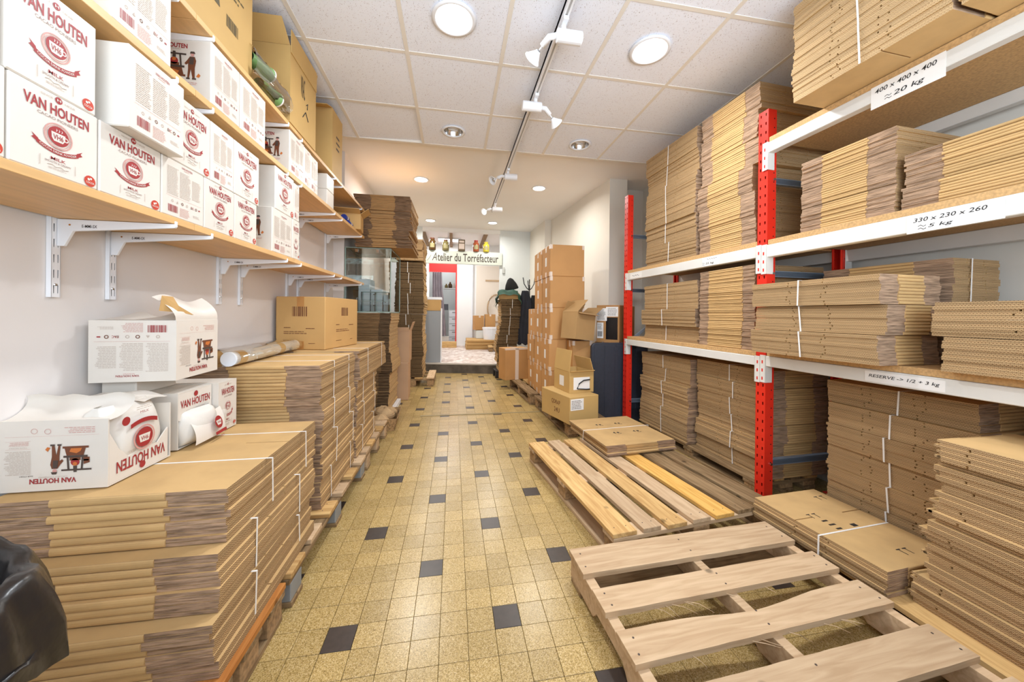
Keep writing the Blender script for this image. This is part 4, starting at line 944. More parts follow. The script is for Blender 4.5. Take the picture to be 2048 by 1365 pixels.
for y0,y1,h,f,cf,lab in [(-.12,.09,.245,Sd,None,'white text-faced carton on the middle shelf at the top left of the frame'),(.283,.470,.245,Sd,'illus2','white carton with mill picture on its near side, middle shelf, nearest'),
 (.473,.684,.245,Sd,None,'white text-faced carton on the middle shelf, right of the picture carton'),(.944,1.145,.245,Sd,'illus2','white carton with mill picture on its near side, middle shelf, past the gap'),
 (1.148,1.25,.24,Sd,None,'shiny white text-faced carton on the middle shelf'),(1.253,1.37,.235,Sd,None,'white text-faced carton on the middle shelf, farther than the shiny one'),
 (1.55,1.70,.115,None,None,'lower of two small white cartons at the end of the middle shelf')]:
    cocoa(lab, y0, y1, z2_, h, f, cam_face=cf, depth=.22 if y0>1.5 else .28)
cocoa('upper of two small white cartons at the end of the middle shelf', 1.55, 1.70, z2_+.1158, .115, None, depth=.22)
# ------------------------------------------------------------------ tall brown cartons on the top shelf
z3 = LV[2][1]
t = carton('carton', 'large yellow brown carton with black print, top shelf, nearest', 'carton', (-.665,.315,z3+.0005), 0, .30, .505, .515, CARTON_Y, 'tall cartons on the top shelf')
b = B(); rect(b,-.06,.16,.33,.41); lines(b,-.06,.17,.44,.49,2); lines(b,-.06,.2,.24,.31,3); lines(b,-.15,-.08,.3,.42,5); barcode(b,.06,.14,.10,.15); b.poly([(-.02,.14),(.02,.14),(.01,.19),(-.01,.19)])
ob('black_print', b.mesh('black_print', M('green_black_ink', srgb(92,80,50), .6), recalc=False), t, (.1512,0,0), (0,0,PI/2))
b = B(); put_text(b, 'DO NOT CRUSH', .05, .37, .19, .028, 0, .01); ob('lettering', b.mesh('lettering', CARTON_Y, recalc=False), t, (.152,0,0), (0,0,PI/2)) if False else None
def flapbox(label, loc, rot, dx, dy, dz, mat, flaps, grp=None, name='carton'):
    """carton open at the top: four walls, bottom, flaps = {side: (angle, length)}"""
    t = thing(name, label, 'carton', loc, rot, grp); th = .005
    b = B().box(-dx/2,dx/2,-dy/2,-dy/2+th,0,dz).box(-dx/2,dx/2,dy/2-th,dy/2,0,dz).box(-dx/2,-dx/2+th,-dy/2+th,dy/2-th,0,dz).box(dx/2-th,dx/2,-dy/2+th,dy/2-th,0,dz).box(-dx/2+th,dx/2-th,-dy/2+th,dy/2-th,0,th)
    ob('body', b.mesh('body', mat), t)
    for s,(ang,ln) in flaps.items():
        w_ = dx if s in ('-y','+y') else dy
        f = ob('flap', B().box(-w_/2+.002,w_/2-.002,-th/2,th/2,0,ln).mesh('flap', mat, .001), t)
        p = {'-y':(0,-dy/2),'+y':(0,dy/2),'+x':(dx/2,0),'-x':(-dx/2,0)}[s]
        f.location = (p[0],p[1],dz+.001); f.rotation_euler = (ang,0,face_rot(s))   # ang>0 leans outward
    return t
t = flapbox('tall open carton with raised flap, top shelf beside the green cups', (-.655,1.115,z3+.0005), 0, .30, .375, .44, CARTON_Y, {'-y':(.9,.13),'-x':(.1,.1),'+y':(.3,.1)}, 'tall cartons on the top shelf')
b = B(); put_text(b, 'VRAC', -.02, .30, .06, .13, 0, .0, rot=0); b.tube([(.03,0,.22),(.05,0,.24),(.045,0,.2)],.003,4); b.tube([(-.02,0,.12),(.02,0,.17),(.06,0,.13)],.003,4)
ob('handwriting', b.mesh('handwriting', BLACK_INK, recalc=False), t, (.1515,0,0), (0,0,PI/2))
b = B().box(.1505,.155,-.187,.187,.40,.532); ob('front_flap', b.mesh('front_flap', CARTON_Y, .001), t)
t = flapbox('tall open carton at the far end of the top shelf', (-.655,1.765,z3+.0005), 0, .29, .24, .50, CARTON_Y, {'-y':(1.9,.12)}, 'tall cartons on the top shelf')
b = B(); lines(b,-.03,.06,.2,.34,3); ob('black_print', b.mesh('black_print', DARK_INK, recalc=False), t, (.1465,0,0), (0,0,PI/2))
# bag of green cups
t = thing('cup_bag', 'clear bag of green paper cups on the top shelf', 'cups', (-.545,.60,z3+.001))
def cupstack(x, y0, z, n, ang):
    X = Matrix.Translation((x,y0,z)) @ Matrix.Rotation(ang,4,'Z') @ Matrix.Rotation(-PI/2,4,'X')
    c = B()
    c.lathe([(.028,0),(.036,.12),(.038,.125),(.038,.130)],22,X=X,cap=False)
    ob('cup', c.mesh('cup', CUPG, smooth=True), t)
    for k in range(n): ob('cup_rim', B().lathe([(.034,.131+.011*k),(.039,.134+.011*k),(.039,.139+.011*k),(.034,.140+.011*k),(.028,.09+.011*k)],22,X=X,cap=False).mesh('cup_rim', WHITE_C, smooth=True), t)
    rg = B()
    for r0,r1 in ((.026,.029),(.017,.021)):
        vs = []; n2 = 24
        for q in (r0,r1):
            for i in range(n2):
                a = 2*PI*i/n2; u, v = q*math.cos(a), q*math.sin(a); th = u/.036; rr = .0335+.0085*(v/.07)+.0006
                vs.append((rr*math.sin(th+.5), -rr*math.cos(th+.5), .06+v))
        rg.add([X @ Vector((p[0],p[1],p[2])) for p in vs],[(i,(i+1)%n2,n2+(i+1)%n2,n2+i) for i in range(n2)])
    ob('round_emblem', rg.mesh('round_emblem', BLACK_INK, recalc=False), t)
cupstack(.005,-.02,.118,1,-.2); cupstack(.01,.06,.042,1,-.15)
rr_ = random.Random(5)
ob('film', B().grid(lambda u,v:(.005+.068*math.sin(2*PI*v)*(1-.5*abs(u-.5)**3*6*.3)+rr_.uniform(-.004,.004), -.06+.37*u, .078+.085*math.cos(2*PI*v)*(1-.25*u*u*u)+rr_.uniform(-.004,.004) if True else 0), 12, 16).mesh('film', ACRYL, smooth=True), t)
# small open carton with blue cans at the end of the middle shelf
t = flapbox('small open carton lying at the far end of the middle shelf holding blue cans', (-.60,2.42,z2_+.0005), .12, .24, .20, .15, CARTON, {'-y':(1.3,.09),'+x':(.9,.09)})
for k,(x,y,z) in enumerate(((-.62,2.26,.0),(-.56,2.27,.0),(-.59,2.262,.052))):
    c = thing('can', ('blue and white can left on the middle shelf end','blue and white can right on the middle shelf end','blue and white can lying on top of the other two')[k], 'can', (x,y,z2_+.0305+z), 0, 'blue cans')
    X = Matrix.Rotation(PI/2,4,'X')
    ob('body', B().lathe([(.026,-.05),(.028,-.045),(.028,.045),(.026,.05)],16,X=X).mesh('body', BLUE, smooth=False), c); ob('band', B().lathe([(.0284,-.018),(.0284,.012)],16,X=X,cap=False).mesh('band', WHITE_C), c)
tag(ob('paper_roll', B().lathe([(.04,-.2),(.042,-.19),(.042,.19),(.04,.2)],16,X=Matrix.Rotation(PI/2,4,'X')).mesh('paper_roll', CRUMPLE, smooth=True), None, (-.72,2.08,z2_+.043)), 'tan wrapped roll lying on the middle shelf near the open carton', 'roll')
# ------------------------------------------------------------------ torn white boxes on the near stack
ZT = .141+21*.0228+3*.0025+.0022
grpT = 'torn white boxes on the near left stack'
def pouch(parent, loc, rot, w_, h, d, name='pouch', prn=True, flip=False):
    rr = random.Random(int(loc[0]*1e4)); ph = rr.uniform(0,6)
    def f(u,v):
        a = 2*PI*u; ex = .45
        x = w_/2*math.copysign(abs(math.cos(a))**.5, math.cos(a)); y = d/2*math.copysign(abs(math.sin(a))**.8, math.sin(a))
        k = math.sin(PI*min(1,max(0,v)))**.35 if 0<v<1 else .15
        wr = 1+.05*math.sin(5*a+ph)*math.sin(7*v+ph)
        return (x*(.82+.18*k)*wr, y*(.1+.9*k)*wr, h*v)
    o = ob(name, B().grid(f,28,14).mesh(name, POUCH, smooth=True), parent, loc, rot)
    return o
# W1: big opened carton, upside down, its right side torn open over a bulging pouch
t = thing('torn_carton', 'largest torn white carton lying open in front on the near left stack', 'carton', (-.712,.075,ZT), .0, grpT)
t.rotation_euler = (0,0,.0)
dx, dy, h = .27, .232, .205
b = B().box(-dx/2,dx/2,-dy/2,-dy/2+.004,0,h).box(-dx/2,-dx/2+.004,-dy/2+.004,dy/2,0,h).box(-dx/2+.004,dx/2,dy/2-.004,dy/2,0,h*.95).box(-dx/2+.004,dx/2,-dy/2+.004,dy/2-.004,0,.004)
ob('body', b.mesh('body', WHITE_C), t)
ob('side_panel', B().prism([(-dy/2+.0045,.0045),(dy/2-.0125,.0045),(dy/2-.0125,.11),(.075,.085),(.06,.07),(.03,.079),(.0,.085),(-.025,.07),(-.05,.065),(-.065,.085),(-.08,.10),(-dy/2+.0045,.16)],0,.004,0,Matrix(((0,0,1,dx/2-.0041),(1,0,0,0),(0,1,0,0),(0,0,0,1)))).mesh('side_panel', WHITE_C), t)
put_print(t, 'illus', '-y', dx, dy, .0, h, flip=True)
b = B(); put_text(b, 'VAN HOUTEN', 0, -.045, .18, .036, 0, .018); disc(b, 0, -.02, .011, 0); put_text(b, 'CACAO PIONEERS', 0,-.078,.10,.008,1)
pr_ = ob('brand_print', b.mesh('brand_print', INKS, recalc=False), t, (dx/2+.0013,.0,0), (0,PI,PI/2))
ob('rolled_flap', B().grid(lambda u,v:(-dx/2-.005+(dx+.01)*u, -dy/2+.002+.085*math.sin(v*1.9)*(.9+.1*math.sin(u*9)), h-.004+.058*(1-math.cos(v*2.4))*.62+.004*math.sin(u*17)*v), 20, 8).mesh('rolled_flap', WHITE_C, smooth=True), t)
ob('rear_flap', B().grid(lambda u,v:(-dx/2+.02+(dx-.03)*u, .02+.095*(1-v), h+.018+.030*(1-v)*math.sin(PI*u)*.6+.004*math.sin(u*11+v*5)), 14, 6).mesh('rear_flap', WHITE_C, smooth=True), t)
p = pouch(t, (.075,.0,.006), PI/2, .20, .222, .125, 'pouch')
b = B(); disc(b,0,.105,.04,4,0,24,.035); disc(b,0,.105,.032,0,-.0002); b.poly([(-.022,.115),(.022,.115),(.016,.09),(-.016,.09)],-.0004,3); put_text(b,'VH6',0,.102,.028,.014,0,.006,-.0008)
N2 = 8; tp = [(-.05+.1*i/N2, .162-4.2*(-.05+.1*i/N2)**2+.007) for i in range(N2+1)]; bt_ = [(x,z-.014) for x,z in tp]; b.poly(tp+bt_[::-1],0,0)
put_text(b,'MILK',0,.19,.032,.008,0,0); lines(b,-.03,.03,.198,.21,2,1); disc(b,-.066,.175,.014,0)
q = ob('pouch_print', b.mesh('pouch_print', INKS, recalc=False), p, (0,-.0665,.0), (0,0,0))
# W4 and W5 behind it
def torn(label, loc, rot, dx, dy, h, tear, emblem=True):
    t = thing('torn_carton', label, 'carton', loc, rot, grpT)
    b = B().box(-dx/2,dx/2,-dy/2,-dy/2+.003,0,h).box(-dx/2,dx/2,dy/2-.003,dy/2,0,h).box(-dx/2,-dx/2+.003,-dy/2+.003,dy/2-.003,0,h).box(-dx/2+.003,dx/2,-dy/2+.003,dy/2-.003,0,.003).box(-dx/2+.003,dx/2,-dy/2+.003,dy/2-.003,h-.003,h)
    ob('body', b.mesh('body', WHITE_C), t)
    X = Matrix(((0,0,1,dx/2-.003),(1,0,0,0),(0,1,0,0),(0,0,0,1)))
    ob('front_panel', B().prism(tear,0,.003,0,X).mesh('front_panel', WHITE_C), t)
    return t
t = torn('torn white carton in the middle of the near stack with a bag spilling out', (-.712,.335,ZT), 0, .245, .185, .215, [(-.089,.11),(-.06,.10),(.0,.12),(.05,.105),(.089,.10),(.089,.2115),(-.089,.2115)])
b = B(); put_text(b,'VAN HOUTEN',.0,.168,.16,.03,0,.018); put_text(b,'CACAO PIONEERS',0,.138,.1,.008,1); disc(b,.0,.197,.011,0)
ob('brand_print', b.mesh('brand_print', INKS, recalc=False), t, (.1237,0,0), (0,0,PI/2))
pp = pouch(t, (.115,-.0,.004), PI/2-.15, .165, .135, .10, 'pouch')
sp_ = ob('torn_flap', B().grid(lambda u,v:(.148+.035*v*(1-v)+.03*(1-v), -.085+.17*u+.02*v, .012+.105*v*(.75+.25*u)), 8, 6).mesh('torn_flap', WHITE_C, smooth=True), t)
b = B(); disc(b,0,.0,.026,0); b.poly([(-.018,.008),(.018,.008),(.012,-.012),(-.012,-.012)],-.0004,3); put_text(b,'VH6',0,-.001,.022,.009,0,.01,-.0008); rect(b,-.04,.04,-.046,-.034,0); put_text(b,'MILK',0,-.058,.028,.008,0,0)
ob('emblem_print', b.mesh('emblem_print', INKS, recalc=False), t, (.186,.035,.068), (-.25,.0,PI/2+.1))
t = torn('white brand-faced carton farthest back on the near stack, lower corner torn', (-.69,.495,ZT), .0, .25, .125, .217, [(-.059,.03),(-.03,.0035),(.059,.0035),(.059,.2135),(-.059,.2135)])
put_print(t, 'front', '+x', .25, .125, 0, .217)
pouch(t, (.105,-.03,.003), PI/2+.1, .07, .11, .05, 'pouch')
# W2: carton standing upside down on the others, lid torn up
zW2 = ZT+.272
t = thing('torn_carton', 'white carton balanced upside down on top with a torn raised flap', 'carton', (-.708,.325,zW2), .085, grpT)
dx, dy, h = .255, .265, .222
b = B().box(-dx/2,dx/2,-dy/2,-dy/2+.004,0,h).box(-dx/2,dx/2,dy/2-.004,dy/2,0,h).box(-dx/2,-dx/2+.004,-dy/2+.004,dy/2-.004,0,h).box(dx/2-.004,dx/2,-dy/2+.004,dy/2-.004,0,h).box(-dx/2+.004,dx/2-.004,-dy/2+.004,dy/2-.004,0,.004)
ob('body', b.mesh('body', WHITE_C), t)
put_print(t,'side','-y',dx,dy,0,h,flip=True); put_print(t,'illus','+x',dx,dy,0,h,flip=True)
ob('raised_flap', B().grid(lambda u,v:(dx/2-.002+(.02*v-.13*v*v*.6), -dy/2-.025*v*(1-u)+dy*u, h+.085*v+.012*math.sin(u*7)*v), 14, 6).mesh('raised_flap', WHITE_C, smooth=True), t)
ob('torn_edge', B().add([(dx/2-.035,-dy/2-.03,h+.035),(dx/2-.03,-dy/2-.025,h+.09),(dx/2-.028,-dy/2+.03,h+.088),(dx/2-.008,-dy/2+.025,h+.055),(dx/2-.0,-dy/2+.10,h+.02),(dx/2-.005,-dy/2+.015,h+.03)],[(0,1,2,3,4,5)]).mesh('torn_edge', CARTON), t)
ob('crumpled_flap', B().grid(lambda u,v:(-dx/2+.01+(dx-.03)*u, -dy/2+.004+.12*v, h+.002+.045*v*math.sin(PI*u)*(.6+.4*math.sin(u*9))), 14, 5).mesh('crumpled_flap', WHITE_C, smooth=True), t)
# prop carton hidden under it
t = carton('cocoa_carton', 'white carton under the balanced one, half hidden behind the torn boxes', 'carton', (-.775,.33,ZT+.2155), 0, .11, .19, .055, WHITE_C, grpT, tape=False)
# ------------------------------------------------------------------ brown box and tubes on the second stack
ZS2 = z2-.0025+.0020
bx = carton('carton', 'plain brown box with barcodes on the left stack beside the tubes', 'carton', (-.605,1.70,ZS2), -.185, .36, .50, .382, CARTON, tape=False)
b = B(); barcode(b,-.06,.05,.24,.31,0,0,12); lines(b,-.12,-.06,.15,.165,1); lines(b,.04,.12,.145,.16,1); lines(b,-.12,.06,.11,.135,2); lines(b,-.12,-.03,.04,.05,1); lines(b,.06,.12,.04,.05,1)
ob('printed_marks', b.mesh('printed_marks', BROWN_INK, recalc=False), bx, (0,-.2513,0)); 
b = B(); barcode(b,-.02,.08,.245,.31,0,0,10,5); lines(b,-.1,-.04,.17,.185,1); lines(b,.1,.19,.165,.18,1); lines(b,-.1,.12,.12,.145,2); lines(b,-.1,.0,.05,.06,1); lines(b,.12,.17,.05,.06,1)
ob('printed_marks', b.mesh('printed_marks', BROWN_INK, recalc=False), bx, (.1813,0,0), (0,0,PI/2))
BT = M('brown_tape', srgb(186,132,74), .3)
for q in ((-.026,.026,-.2515,-.2505,.31,.3825),(-.026,.026,-.2515,-.2505,.0,.06),(-.026,.026,-.2504,.25,.3822,.3828)): ob('tape', B().box(*q).mesh('tape', BT), bx)
tb = []
for k,(x0,y0,x1,y1) in enumerate(((-.735,.60,-.755,1.30),(-.63,.615,-.675,1.42))):
    d = Vector((x1-x0,y1-y0,0)); L = d.length
    t = thing('mailing_tube', ('left white mailing tube in the film wrap','right white mailing tube, farther forward')[k], 'tube', (x0,y0,ZS2+.0375), math.atan2(-d.x,d.y), 'wrapped mailing tubes')
    X = Matrix.Rotation(-PI/2,4,'X')
    ob('tube_body', B().lathe([(.034,0),(.0345,.004),(.0345,L)],20,X=X).mesh('tube_body', WHITE_C, smooth=False), t)
    ob('end_cap', B().lathe([(.033,-.006),(.0355,-.004),(.0355,.006)],20,X=X).mesh('end_cap', WHITE_M), t)
    for y_ in (.035,.5): ob('paper_band', B().lathe([(.0352,y_*1),(.0352,y_+.07)],20,X=X,cap=False).mesh('paper_band', CARTON), t)
r3 = random.Random(9)
tag(ob('film_wrap', B().grid(lambda u,v:(-.665-.05*(u)+.105*math.cos(2*PI*v)*(1+.05*math.sin(9*u))+r3.uniform(-.003,.003), .585+.80*u, ZS2+.0445+.042*math.sin(2*PI*v)+r3.uniform(-.002,.002)), 24, 20).mesh('film_wrap', ACRYL, smooth=True)), 'loose clear film wrapped around the two white tubes', 'film')
# ------------------------------------------------------------------ waste bin with a black bag, bottom left
t = thing('waste_bin', 'white waste bin lined with a black bag at the lower left', 'bin', (-.43,-.645,-.0))
ob('bin_body', B().lathe([(.145,.001),(.168,.64),(.173,.64),(.173,.655),(.163,.655),(.14,.012),(.0,.012)],28,cap=False).mesh('bin_body', WHITE_M, smooth=False), t)
def bagf(u,v):
    a = 2*PI*u; pr = [(.12,.56),(.15,.65),(.17,.712),(.19,.708),(.202,.66),(.206,.62),(.208,.59),(.205,.565)]
    i = min(int(v*(len(pr)-1)),len(pr)-2); f = v*(len(pr)-1)-i; r = pr[i][0]*(1-f)+pr[i+1][0]*f; z = pr[i][1]*(1-f)+pr[i+1][1]*f
    r += (.006*math.sin(11*a+2.5*v)+.004*math.sin(19*a-3*v+1)+.0025*math.sin(31*a+6*v))*min(1,v*1.6)+.03*max(0,math.cos(a-.4))**3*max(0,v-.3); z += .010*math.sin(5*a)+.008*math.sin(12*a+2)*v+(.025*math.sin(7*a+1) if v > .8 else 0)+.02*math.cos(a-2.2)
    return (r*math.cos(a), r*math.sin(a), z)
ob('bin_bag', B().grid(bagf,80,24).mesh('bin_bag', BAG, smooth=True), t)
# ------------------------------------------------------------------ glass cabinet on its stack
ZV = .061+68*.0160+5*.0025+.003
ZVT = 1.878
t = thing('glass_cabinet', 'glass display cabinet standing on the dark carton stack', 'cabinet', (-.495,3.10,ZV))
vx, vy, vh = .475, .66, ZVT-ZV
ob('base_plate', B().box(-vx/2,vx/2,-vy/2,vy/2,0,.012).mesh('base_plate', GLASS_E), t)
ob('top_plate', B().box(-vx/2,vx/2,-vy/2,vy/2,vh-.006,vh).mesh('top_plate', GLASS), t)
for nm,(a,b_,c,d) in (('pane',(-vx/2,vx/2,-vy/2,-vy/2+.005)),('pane',(-vx/2,vx/2,vy/2-.005,vy/2)),('pane',(-vx/2,-vx/2+.005,-vy/2+.005,vy/2-.005)),('pane',(vx/2-.005,vx/2,-vy/2+.005,vy/2-.005))):
    ob(nm, B().box(a,b_,c,d,.012,vh-.006).mesh('pane', GLASS), t)
e_ = B()
for sx in (-1,1):
    for sy in (-1,1): e_.box(sx*vx/2-.004,sx*vx/2+.004,sy*vy/2-.004,sy*vy/2+.004,.012,vh-.002)
    e_.box(sx*vx/2-.004,sx*vx/2+.004,-vy/2,vy/2,vh-.006,vh+.001)
for sy in (-1,1): e_.box(-vx/2,vx/2,sy*vy/2-.004,sy*vy/2+.004,vh-.006,vh+.001)
ob('glass_edge', e_.mesh('glass_edge', GLASS_E), t)
cl = B()
for sx in (-.12,.1): cl.box(sx-.015,sx+.015,-vy/2-.012,-vy/2+.012,vh-.05,vh-.02)
ob('clip', cl.mesh('clip', CHROME), t)
k_ = 0
for (x,y,z,dx,dy,dz) in ((-.60,3.16,0,.13,.25,.13),(-.46,3.16,0,.13,.25,.13),(-.60,3.16,.1305,.13,.25,.13),(-.46,3.16,.1305,.13,.25,.13),(-.60,3.16,.261,.13,.25,.12),(-.335,3.16,0,.1,.22,.2)):
    k_ += 1
    tt = thing('white_box', ('bottom left white box inside the glass cabinet','bottom middle white box inside the glass cabinet','second-row left white box inside the glass cabinet','second-row middle white box inside the glass cabinet','topmost white box inside the glass cabinet','right white box inside the glass cabinet')[k_-1], 'box', (x,y,ZV+.013+z), 0, 'white boxes in the glass cabinet')
    ob('body', boxme('body', dx, dy, dz, M('bluish_white', srgb(214,226,230), .5) if k_ == 1 else bpy.data.materials['bluish_white'], .004), tt)
    ob('knob', B().lathe([(.006,0),(.006,.01)],8,X=Matrix.Translation((-.03,-dy/2,dz*.55)) @ Matrix.Rotation(PI/2,4,'X')).mesh('knob', DARK_INK), tt)
t = thing('display_case', 'small clear display case in front inside the glass cabinet', 'case', (-.43,2.86,ZV+.013))
for x in (-.145,0,.145): ob('divider', B().box(x-.002,x+.002,-.06,.06,0,.22).mesh('divider', GLASS), t)
for z in (0,.11,.216): ob('tray', B().box(-.147,.147,-.06,.06,z,z+.004).mesh('tray', GLASS_E if z else GLASS), t)
# pipe stub, small left boxes and basket
tag(ob('pipe', B().lathe([(.03,0),(.03,.28)],14).mesh('pipe', GREY_P, smooth=True), None, (-.78,2.715,1.72)), 'grey pipe stub beside the pilaster above the glass cabinet', 'pipe') if False else None
t = carton('carton', 'lower pink brown carton between the two dark stacks at left', 'carton', (-.33,3.72,.001), .05, .34, .40, .50, M('carton_board_pink', srgb(196,156,120), .7, (3,.08)), 'cartons between the dark stacks')
t = flapbox('upper open carton between the two dark stacks at left', (-.32,3.72,.502), .03, .34, .38, .42, bpy.data.materials['carton_board_pink'], {'+x':(.35,.13),'-y':(.1,.05)}, 'cartons between the dark stacks')
t = thing('basket', 'frayed carton tray of crumpled paper on the floor at left', 'tray', (-.28,2.49,.001), .06)
b = B(); L, Wd, h = .42, .28, .12
for s in (-1,1):
    b.add([(s*Wd/2,-L/2,0),(s*Wd/2,L/2,0),(s*(Wd/2+.03),L/2+.02,h),(s*(Wd/2+.03),-L/2-.02,h),(s*(Wd/2-.006),-L/2,0),(s*(Wd/2-.006),L/2,0),(s*(Wd/2+.024),L/2+.02,h),(s*(Wd/2+.024),-L/2-.02,h)],[(0,1,2,3),(7,6,5,4),(3,2,6,7),(0,3,7,4),(1,5,6,2),(0,4,5,1)])
    b.add([(-Wd/2,s*L/2,0),(Wd/2,s*L/2,0),(Wd/2+.03,s*(L/2+.02),h),(-Wd/2-.03,s*(L/2+.02),h),(-Wd/2,s*(L/2-.006),0),(Wd/2,s*(L/2-.006),0),(Wd/2+.03,s*(L/2+.014),h),(-Wd/2-.03,s*(L/2+.014),h)],[(0,1,2,3),(7,6,5,4),(3,2,6,7),(0,3,7,4),(1,5,6,2),(0,4,5,1)])
b.box(-Wd/2,Wd/2,-L/2,L/2,0,.006)
ob('tray_body', b.mesh('tray_body', WICKER), t)
rr = random.Random(4)
for k,(x,y,z,r) in enumerate(((.0,-.15,.08,.085),(.02,.02,.1,.095),(-.03,.16,.09,.085),(.07,.13,.1,.06))):
    ph = rr.uniform(0,6)
    ob('crumpled_paper', B().grid(lambda u,v:(x+r*math.sin(PI*v)*math.cos(2*PI*u)*(1+.18*math.sin(3*u*2*PI+ph)*math.sin(5*v)), y+r*1.1*math.sin(PI*v)*math.sin(2*PI*u)*(1+.15*math.cos(4*u*2*PI+ph)), z-r*.8*math.cos(PI*v)*(1+.12*math.sin(7*v+ph+u*6))), 18, 10).mesh('crumpled_paper', CRUMPLE), t)
# ------------------------------------------------------------------ right middle: columns of taped cartons
HB = .3655
def boxcol(x0, y0, dx, dy, n, where, z0=.1425, labels=True, rs=0):
    od = ['lowest','second','third','fourth','fifth']
    for k in range(n):
        lab = ('top' if k == n-1 else od[k])+' taped brown carton of the '+where
        t = thing('carton', lab, 'carton', (x0+dx/2+random.uniform(-.006,.006), y0+dy/2, z0+k*(HB+.0012)), random.uniform(-.012,.012), 'taped cartons by the right wall')
        ob('body', boxme('body', dx-.006, dy-.012, HB, CARTON_O, .005), t)
        for q in ((-dx/2+.0024,dx/2-.0024,-.028,.028,HB-.07,HB+.0006),(-dx/2+.0024,dx/2-.0024,-.028,.028,0,.06),(-dx/2+.0025,-dx/2+.03,-dy/2+.0054,-dy/2+.05,HB-.05,HB+.0004),(dx/2-.03,dx/2-.0025,-dy/2+.0054,-dy/2+.05,HB-.05,HB+.0004),(-dx/2+.0025,-dx/2+.03,-dy/2+.0054,-dy/2+.05,0,.05)):
            ob('tape', B().box(*q).mesh('tape', TAPE), t)
        ob('paper_label', B().box(-dx/2+.0018,-dx/2+.003,-.035,.035,.13,.235).mesh('paper_label', PAPER), t)
boxcol(1.53,2.60,.42,.375,5,'near column by the right wall')
boxcol(1.53,2.985,.42,.405,5,'middle column by the right wall')
boxcol(1.53,3.40,.42,.39,3,'far short column by the right wall')
boxcol(1.735,2.375,.23,.215,2,'small front column beside the table')
t = thing('carton', 'single taped carton on the aisle side of the far pallet', 'carton', (1.385,4.18,.1435), .30, 'taped cartons by the right wall')
ob('body', boxme('body', .40, .25, .49, CARTON_O, .005), t)
ob('tape', B().box(-.03,.03,-.1262,.1262,-.0,.4912).box(-.2012,.2012,-.1262,-.10,.465,.4911).mesh('tape', TAPE), t)
# handwritten box at the bottom
t = thing('carton', 'yellow brown carton with handwriting on the near corner of the weathered pallet', 'carton', (1.592,2.085,.1435), .263)
ob('body', boxme('body', .33, .52, .255, CARTON_Y, .004), t)
b = B(); put_text(b,'QDRAP',0,.16,.16,.05,0,0,shear=.1); put_text(b,'24U',.02,.09,.1,.045,0,0)
ob('handwriting', b.mesh('handwriting', BROWN_INK, recalc=False), t, (-.1663,-.02,0), (0,0,-PI/2))
st = ob('paper_label', B().box(-.155,-.01,-.2618,-.2603,.13,.235).mesh('paper_label', PAPER), t); b = B(); lines(b,-.145,-.02,.14,.225,6); ob('label_print', b.mesh('label_print', DARK_INK, recalc=False), st, (0,-.2622,0))
# open carton above it
t = flapbox('open carton with a raised side flap on the handwritten carton', (1.655,2.135,.400), .17, .27, .33, .205, CARTON_Y, {'-x':(-.12,.21),'-y':(1.2,.03),'+x':(-.3,.13)})
ob('paper_label', B().box(-.137,-.1355,-.05,.04,.05,.15).mesh('paper_label', PAPER), t)
st = ob('paper_label', B().box(-.09,.09,-.1665,-.1652,.03,.15).mesh('paper_label', PAPER), t)
ob('handle', B().tube([(-.05,-.168,.04),(-.03,-.172,.09),(.02,-.173,.12),(.09,-.172,.125)],.006,6).tube([(-.05,-.168,.04),(.05,-.172,.03),(.09,-.172,.03)],.006,6).mesh('handle', BLACK_P, smooth=True), t)
# tilted open carton on top
t = flapbox('tilted open carton with spread flaps on top of the small front column', (1.80,2.44,.915), .42, .27, .24, .29, M('carton_board_dull', srgb(180,142,92), .7, (3,.08)), {'-x':(-.75,.20),'+x':(.9,.14),'+y':(-.5,.14),'-y':(1.9,.05)})
t.rotation_euler = (.0,.10,.40); t.location = (1.79,2.405,.893)
# carton with a black window, resting on another
carton('carton', 'carton hidden behind the folding table under the windowed one', 'carton', (2.34,2.64,.001), -.8, .34, .34, .845, CARTON, tape=False)
t = thing('carton', 'carton with papers and a black window beside the far red post', 'carton', (2.365,2.635,.8475), -.8)
ob('body', boxme('body', .27, .55, .43, M('carton_board_dark', srgb(176,128,76), .7, (3,.1)), .005), t)
ob('black_window', B().box(-.02,.115,-.2764,-.2752,.04,.29).mesh('black_window', M('black_gloss', srgb(26,26,28), .2)), t)
pl_ = ob('paper_label', B().box(-.13,-.01,-.2766,-.2752,.25,.395).box(-.02,.12,-.2772,-.2766,.30,.41).box(-.125,-.05,-.2764,-.2752,.05,.23).mesh('paper_label', PAPER), t)
b = B(); lines(b,-.12,-.025,.26,.385,9,0,0,3); lines(b,.0,.11,.31,.4,6,0,0,4); lines(b,-.12,-.06,.15,.22,5); barcode(b,-.12,-.06,.07,.13); ob('label_print', b.mesh('label_print', DARK_INK, recalc=False), pl_, (0,-.2776,0))
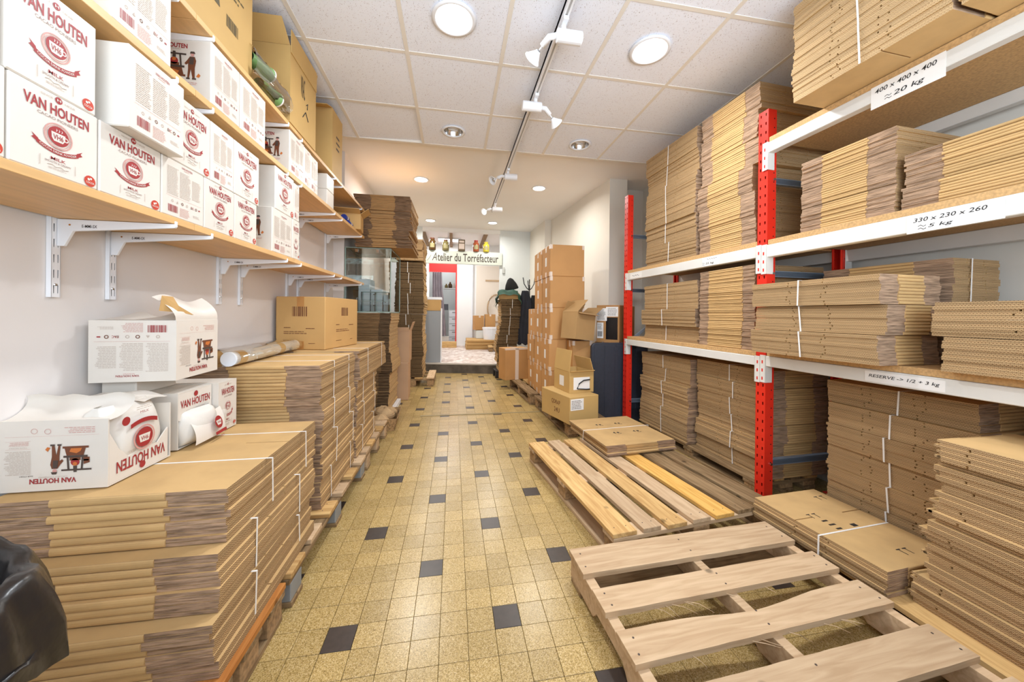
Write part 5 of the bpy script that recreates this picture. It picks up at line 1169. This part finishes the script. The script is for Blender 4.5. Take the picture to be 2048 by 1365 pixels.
# folding table on edge
t = thing('folding_table', 'charcoal folded table leaning on edge behind the far red post', 'table', (2.215,2.225,.001), .03)
def rrect(w_, h, r, n=6):
    p = []
    for cx, cz, a0 in ((w_/2-r,h-r,0),(-w_/2+r,h-r,90),(-w_/2+r,r,180),(w_/2-r,r,270)):
        for i in range(n+1):
            a = math.radians(a0+90*i/n); p.append((cx+r*math.cos(a), cz+r*math.sin(a)))
    return p
X = Matrix(((1,0,0,0),(0,0,-1,0),(0,1,0,0),(0,0,0,1)))
ob('rim', B().prism(rrect(.66,.865,.055),-.045,0,0,X).mesh('rim', TABLE, .006), t)
for k in range(5): ob('panel_rib', B().box(-.305+.122*k+.002,-.305+.122*(k+1)-.002,-.0035,.0005,.03,.835).mesh('panel_rib', TABLE, .0015), t)
for k in range(3): ob('hinge', boxme('hinge',.02,.012,.012,CHROME,.002), t, (-.2+.2*k,.01,.866))
# ------------------------------------------------------------------ coat, cloth, hat, stand by the leaning stack
ZS = .137+64*.020+8*.0025+.002
t = carton('carton', 'pale carton crowning the leaning brown stack', 'carton', (1.46,5.11,ZS), -.2, .38, .28, .11, W_MID, tape=False)
r4 = random.Random(12)
def cloth(u,v):
    x = (u-.5)*.62; y = (v-.5)*.42; d = max(0,abs(x)-.17); dy_ = max(0,abs(y)-.12)
    z = -1.5*d-.9*dy_+(.010*math.sin(x*34+y*9)+.008*math.sin(y*40+x*7))*(1+8*d)-.35*max(0,-x-.2)
    return (x*(1-.55*d*3)+.012*math.sin(z*50) , y*(1-.3*dy_*4)-.02+.02*math.sin(x*31)*min(1,d*9), z+.012)
tag(ob('green_cloth', B().grid(cloth,44,30).mesh('green_cloth', GREEN_CLOTH, smooth=True), None, (1.44,5.10,ZS+.15), (0,0,-.2)), 'dark green cloth draped over the carton on the leaning stack', 'cloth')
tag(ob('hat', B().lathe([(.0,.0),(.12,.005),(.125,.02),(.1,.1),(.05,.19),(.015,.215),(.0,.218)],18,cap=False,wob=lambda a,k:1+.12*math.sin(2*a+1)).mesh('hat', BLACK_CL, smooth=True), None, (1.50,5.08,ZS+.185), (.1,-.25,.3)), 'black pointed hat lying on the green cloth', 'hat')
def coatf(u,v):
    a = 2*PI*u; r = (.05+.05*min(1,v*4)+.02*v)*(1+.16*math.sin(5*a)+.08*math.sin(9*a+4*v)); 
    return (r*math.cos(a)*1.05+.01*math.sin(6*v), r*.75*math.sin(a), -.98*v+.02*math.sin(5*a)*v)
t = thing('coat_stand', 'dark coat stand with curved hooks behind the leaning stack', 'coat stand', (1.84,5.12,.001))
ob('pole', B().tube([(0,0,.02),(0,0,1.72)],.014,10).mesh('pole', BLACK_P, smooth=True), t)
ob('base', B().lathe([(.12,0),(.12,.012),(.03,.03),(.016,.05)],20).mesh('base', BLACK_P, smooth=False), t)
for k,a in enumerate((.3,1.6,2.9,4.5)): ob('hook', B().tube([(0,0,1.62),(.05*math.cos(a),.05*math.sin(a),1.66),(.10*math.cos(a),.10*math.sin(a),1.74),(.12*math.cos(a),.12*math.sin(a),1.86-.05*(k%2))],[.01,.009,.009,.011],7).mesh('hook', BLACK_P, smooth=True), t)
tag(ob('coat', B().grid(coatf,48,24).mesh('coat', NAVY, smooth=True), None, (1.735,4.985,1.60)), 'long navy coat hanging from the coat stand', 'coat')
tag(ob('coat', B().grid(lambda u,v:tuple(Vector(coatf(u,v))*.62),40,18).mesh('coat', BLACK_CL, smooth=True), None, (1.90,5.02,1.52)), 'short black jacket hanging beside the long navy coat', 'coat')
tag(ob('wall_switch', boxme('wall_switch', .05, .03, .13, M('switch_grey', srgb(190,190,184), .5), .004), None, (1.46,5.934,2.02)), 'small grey box fixed on the pale wall right of the sign', 'switch box')
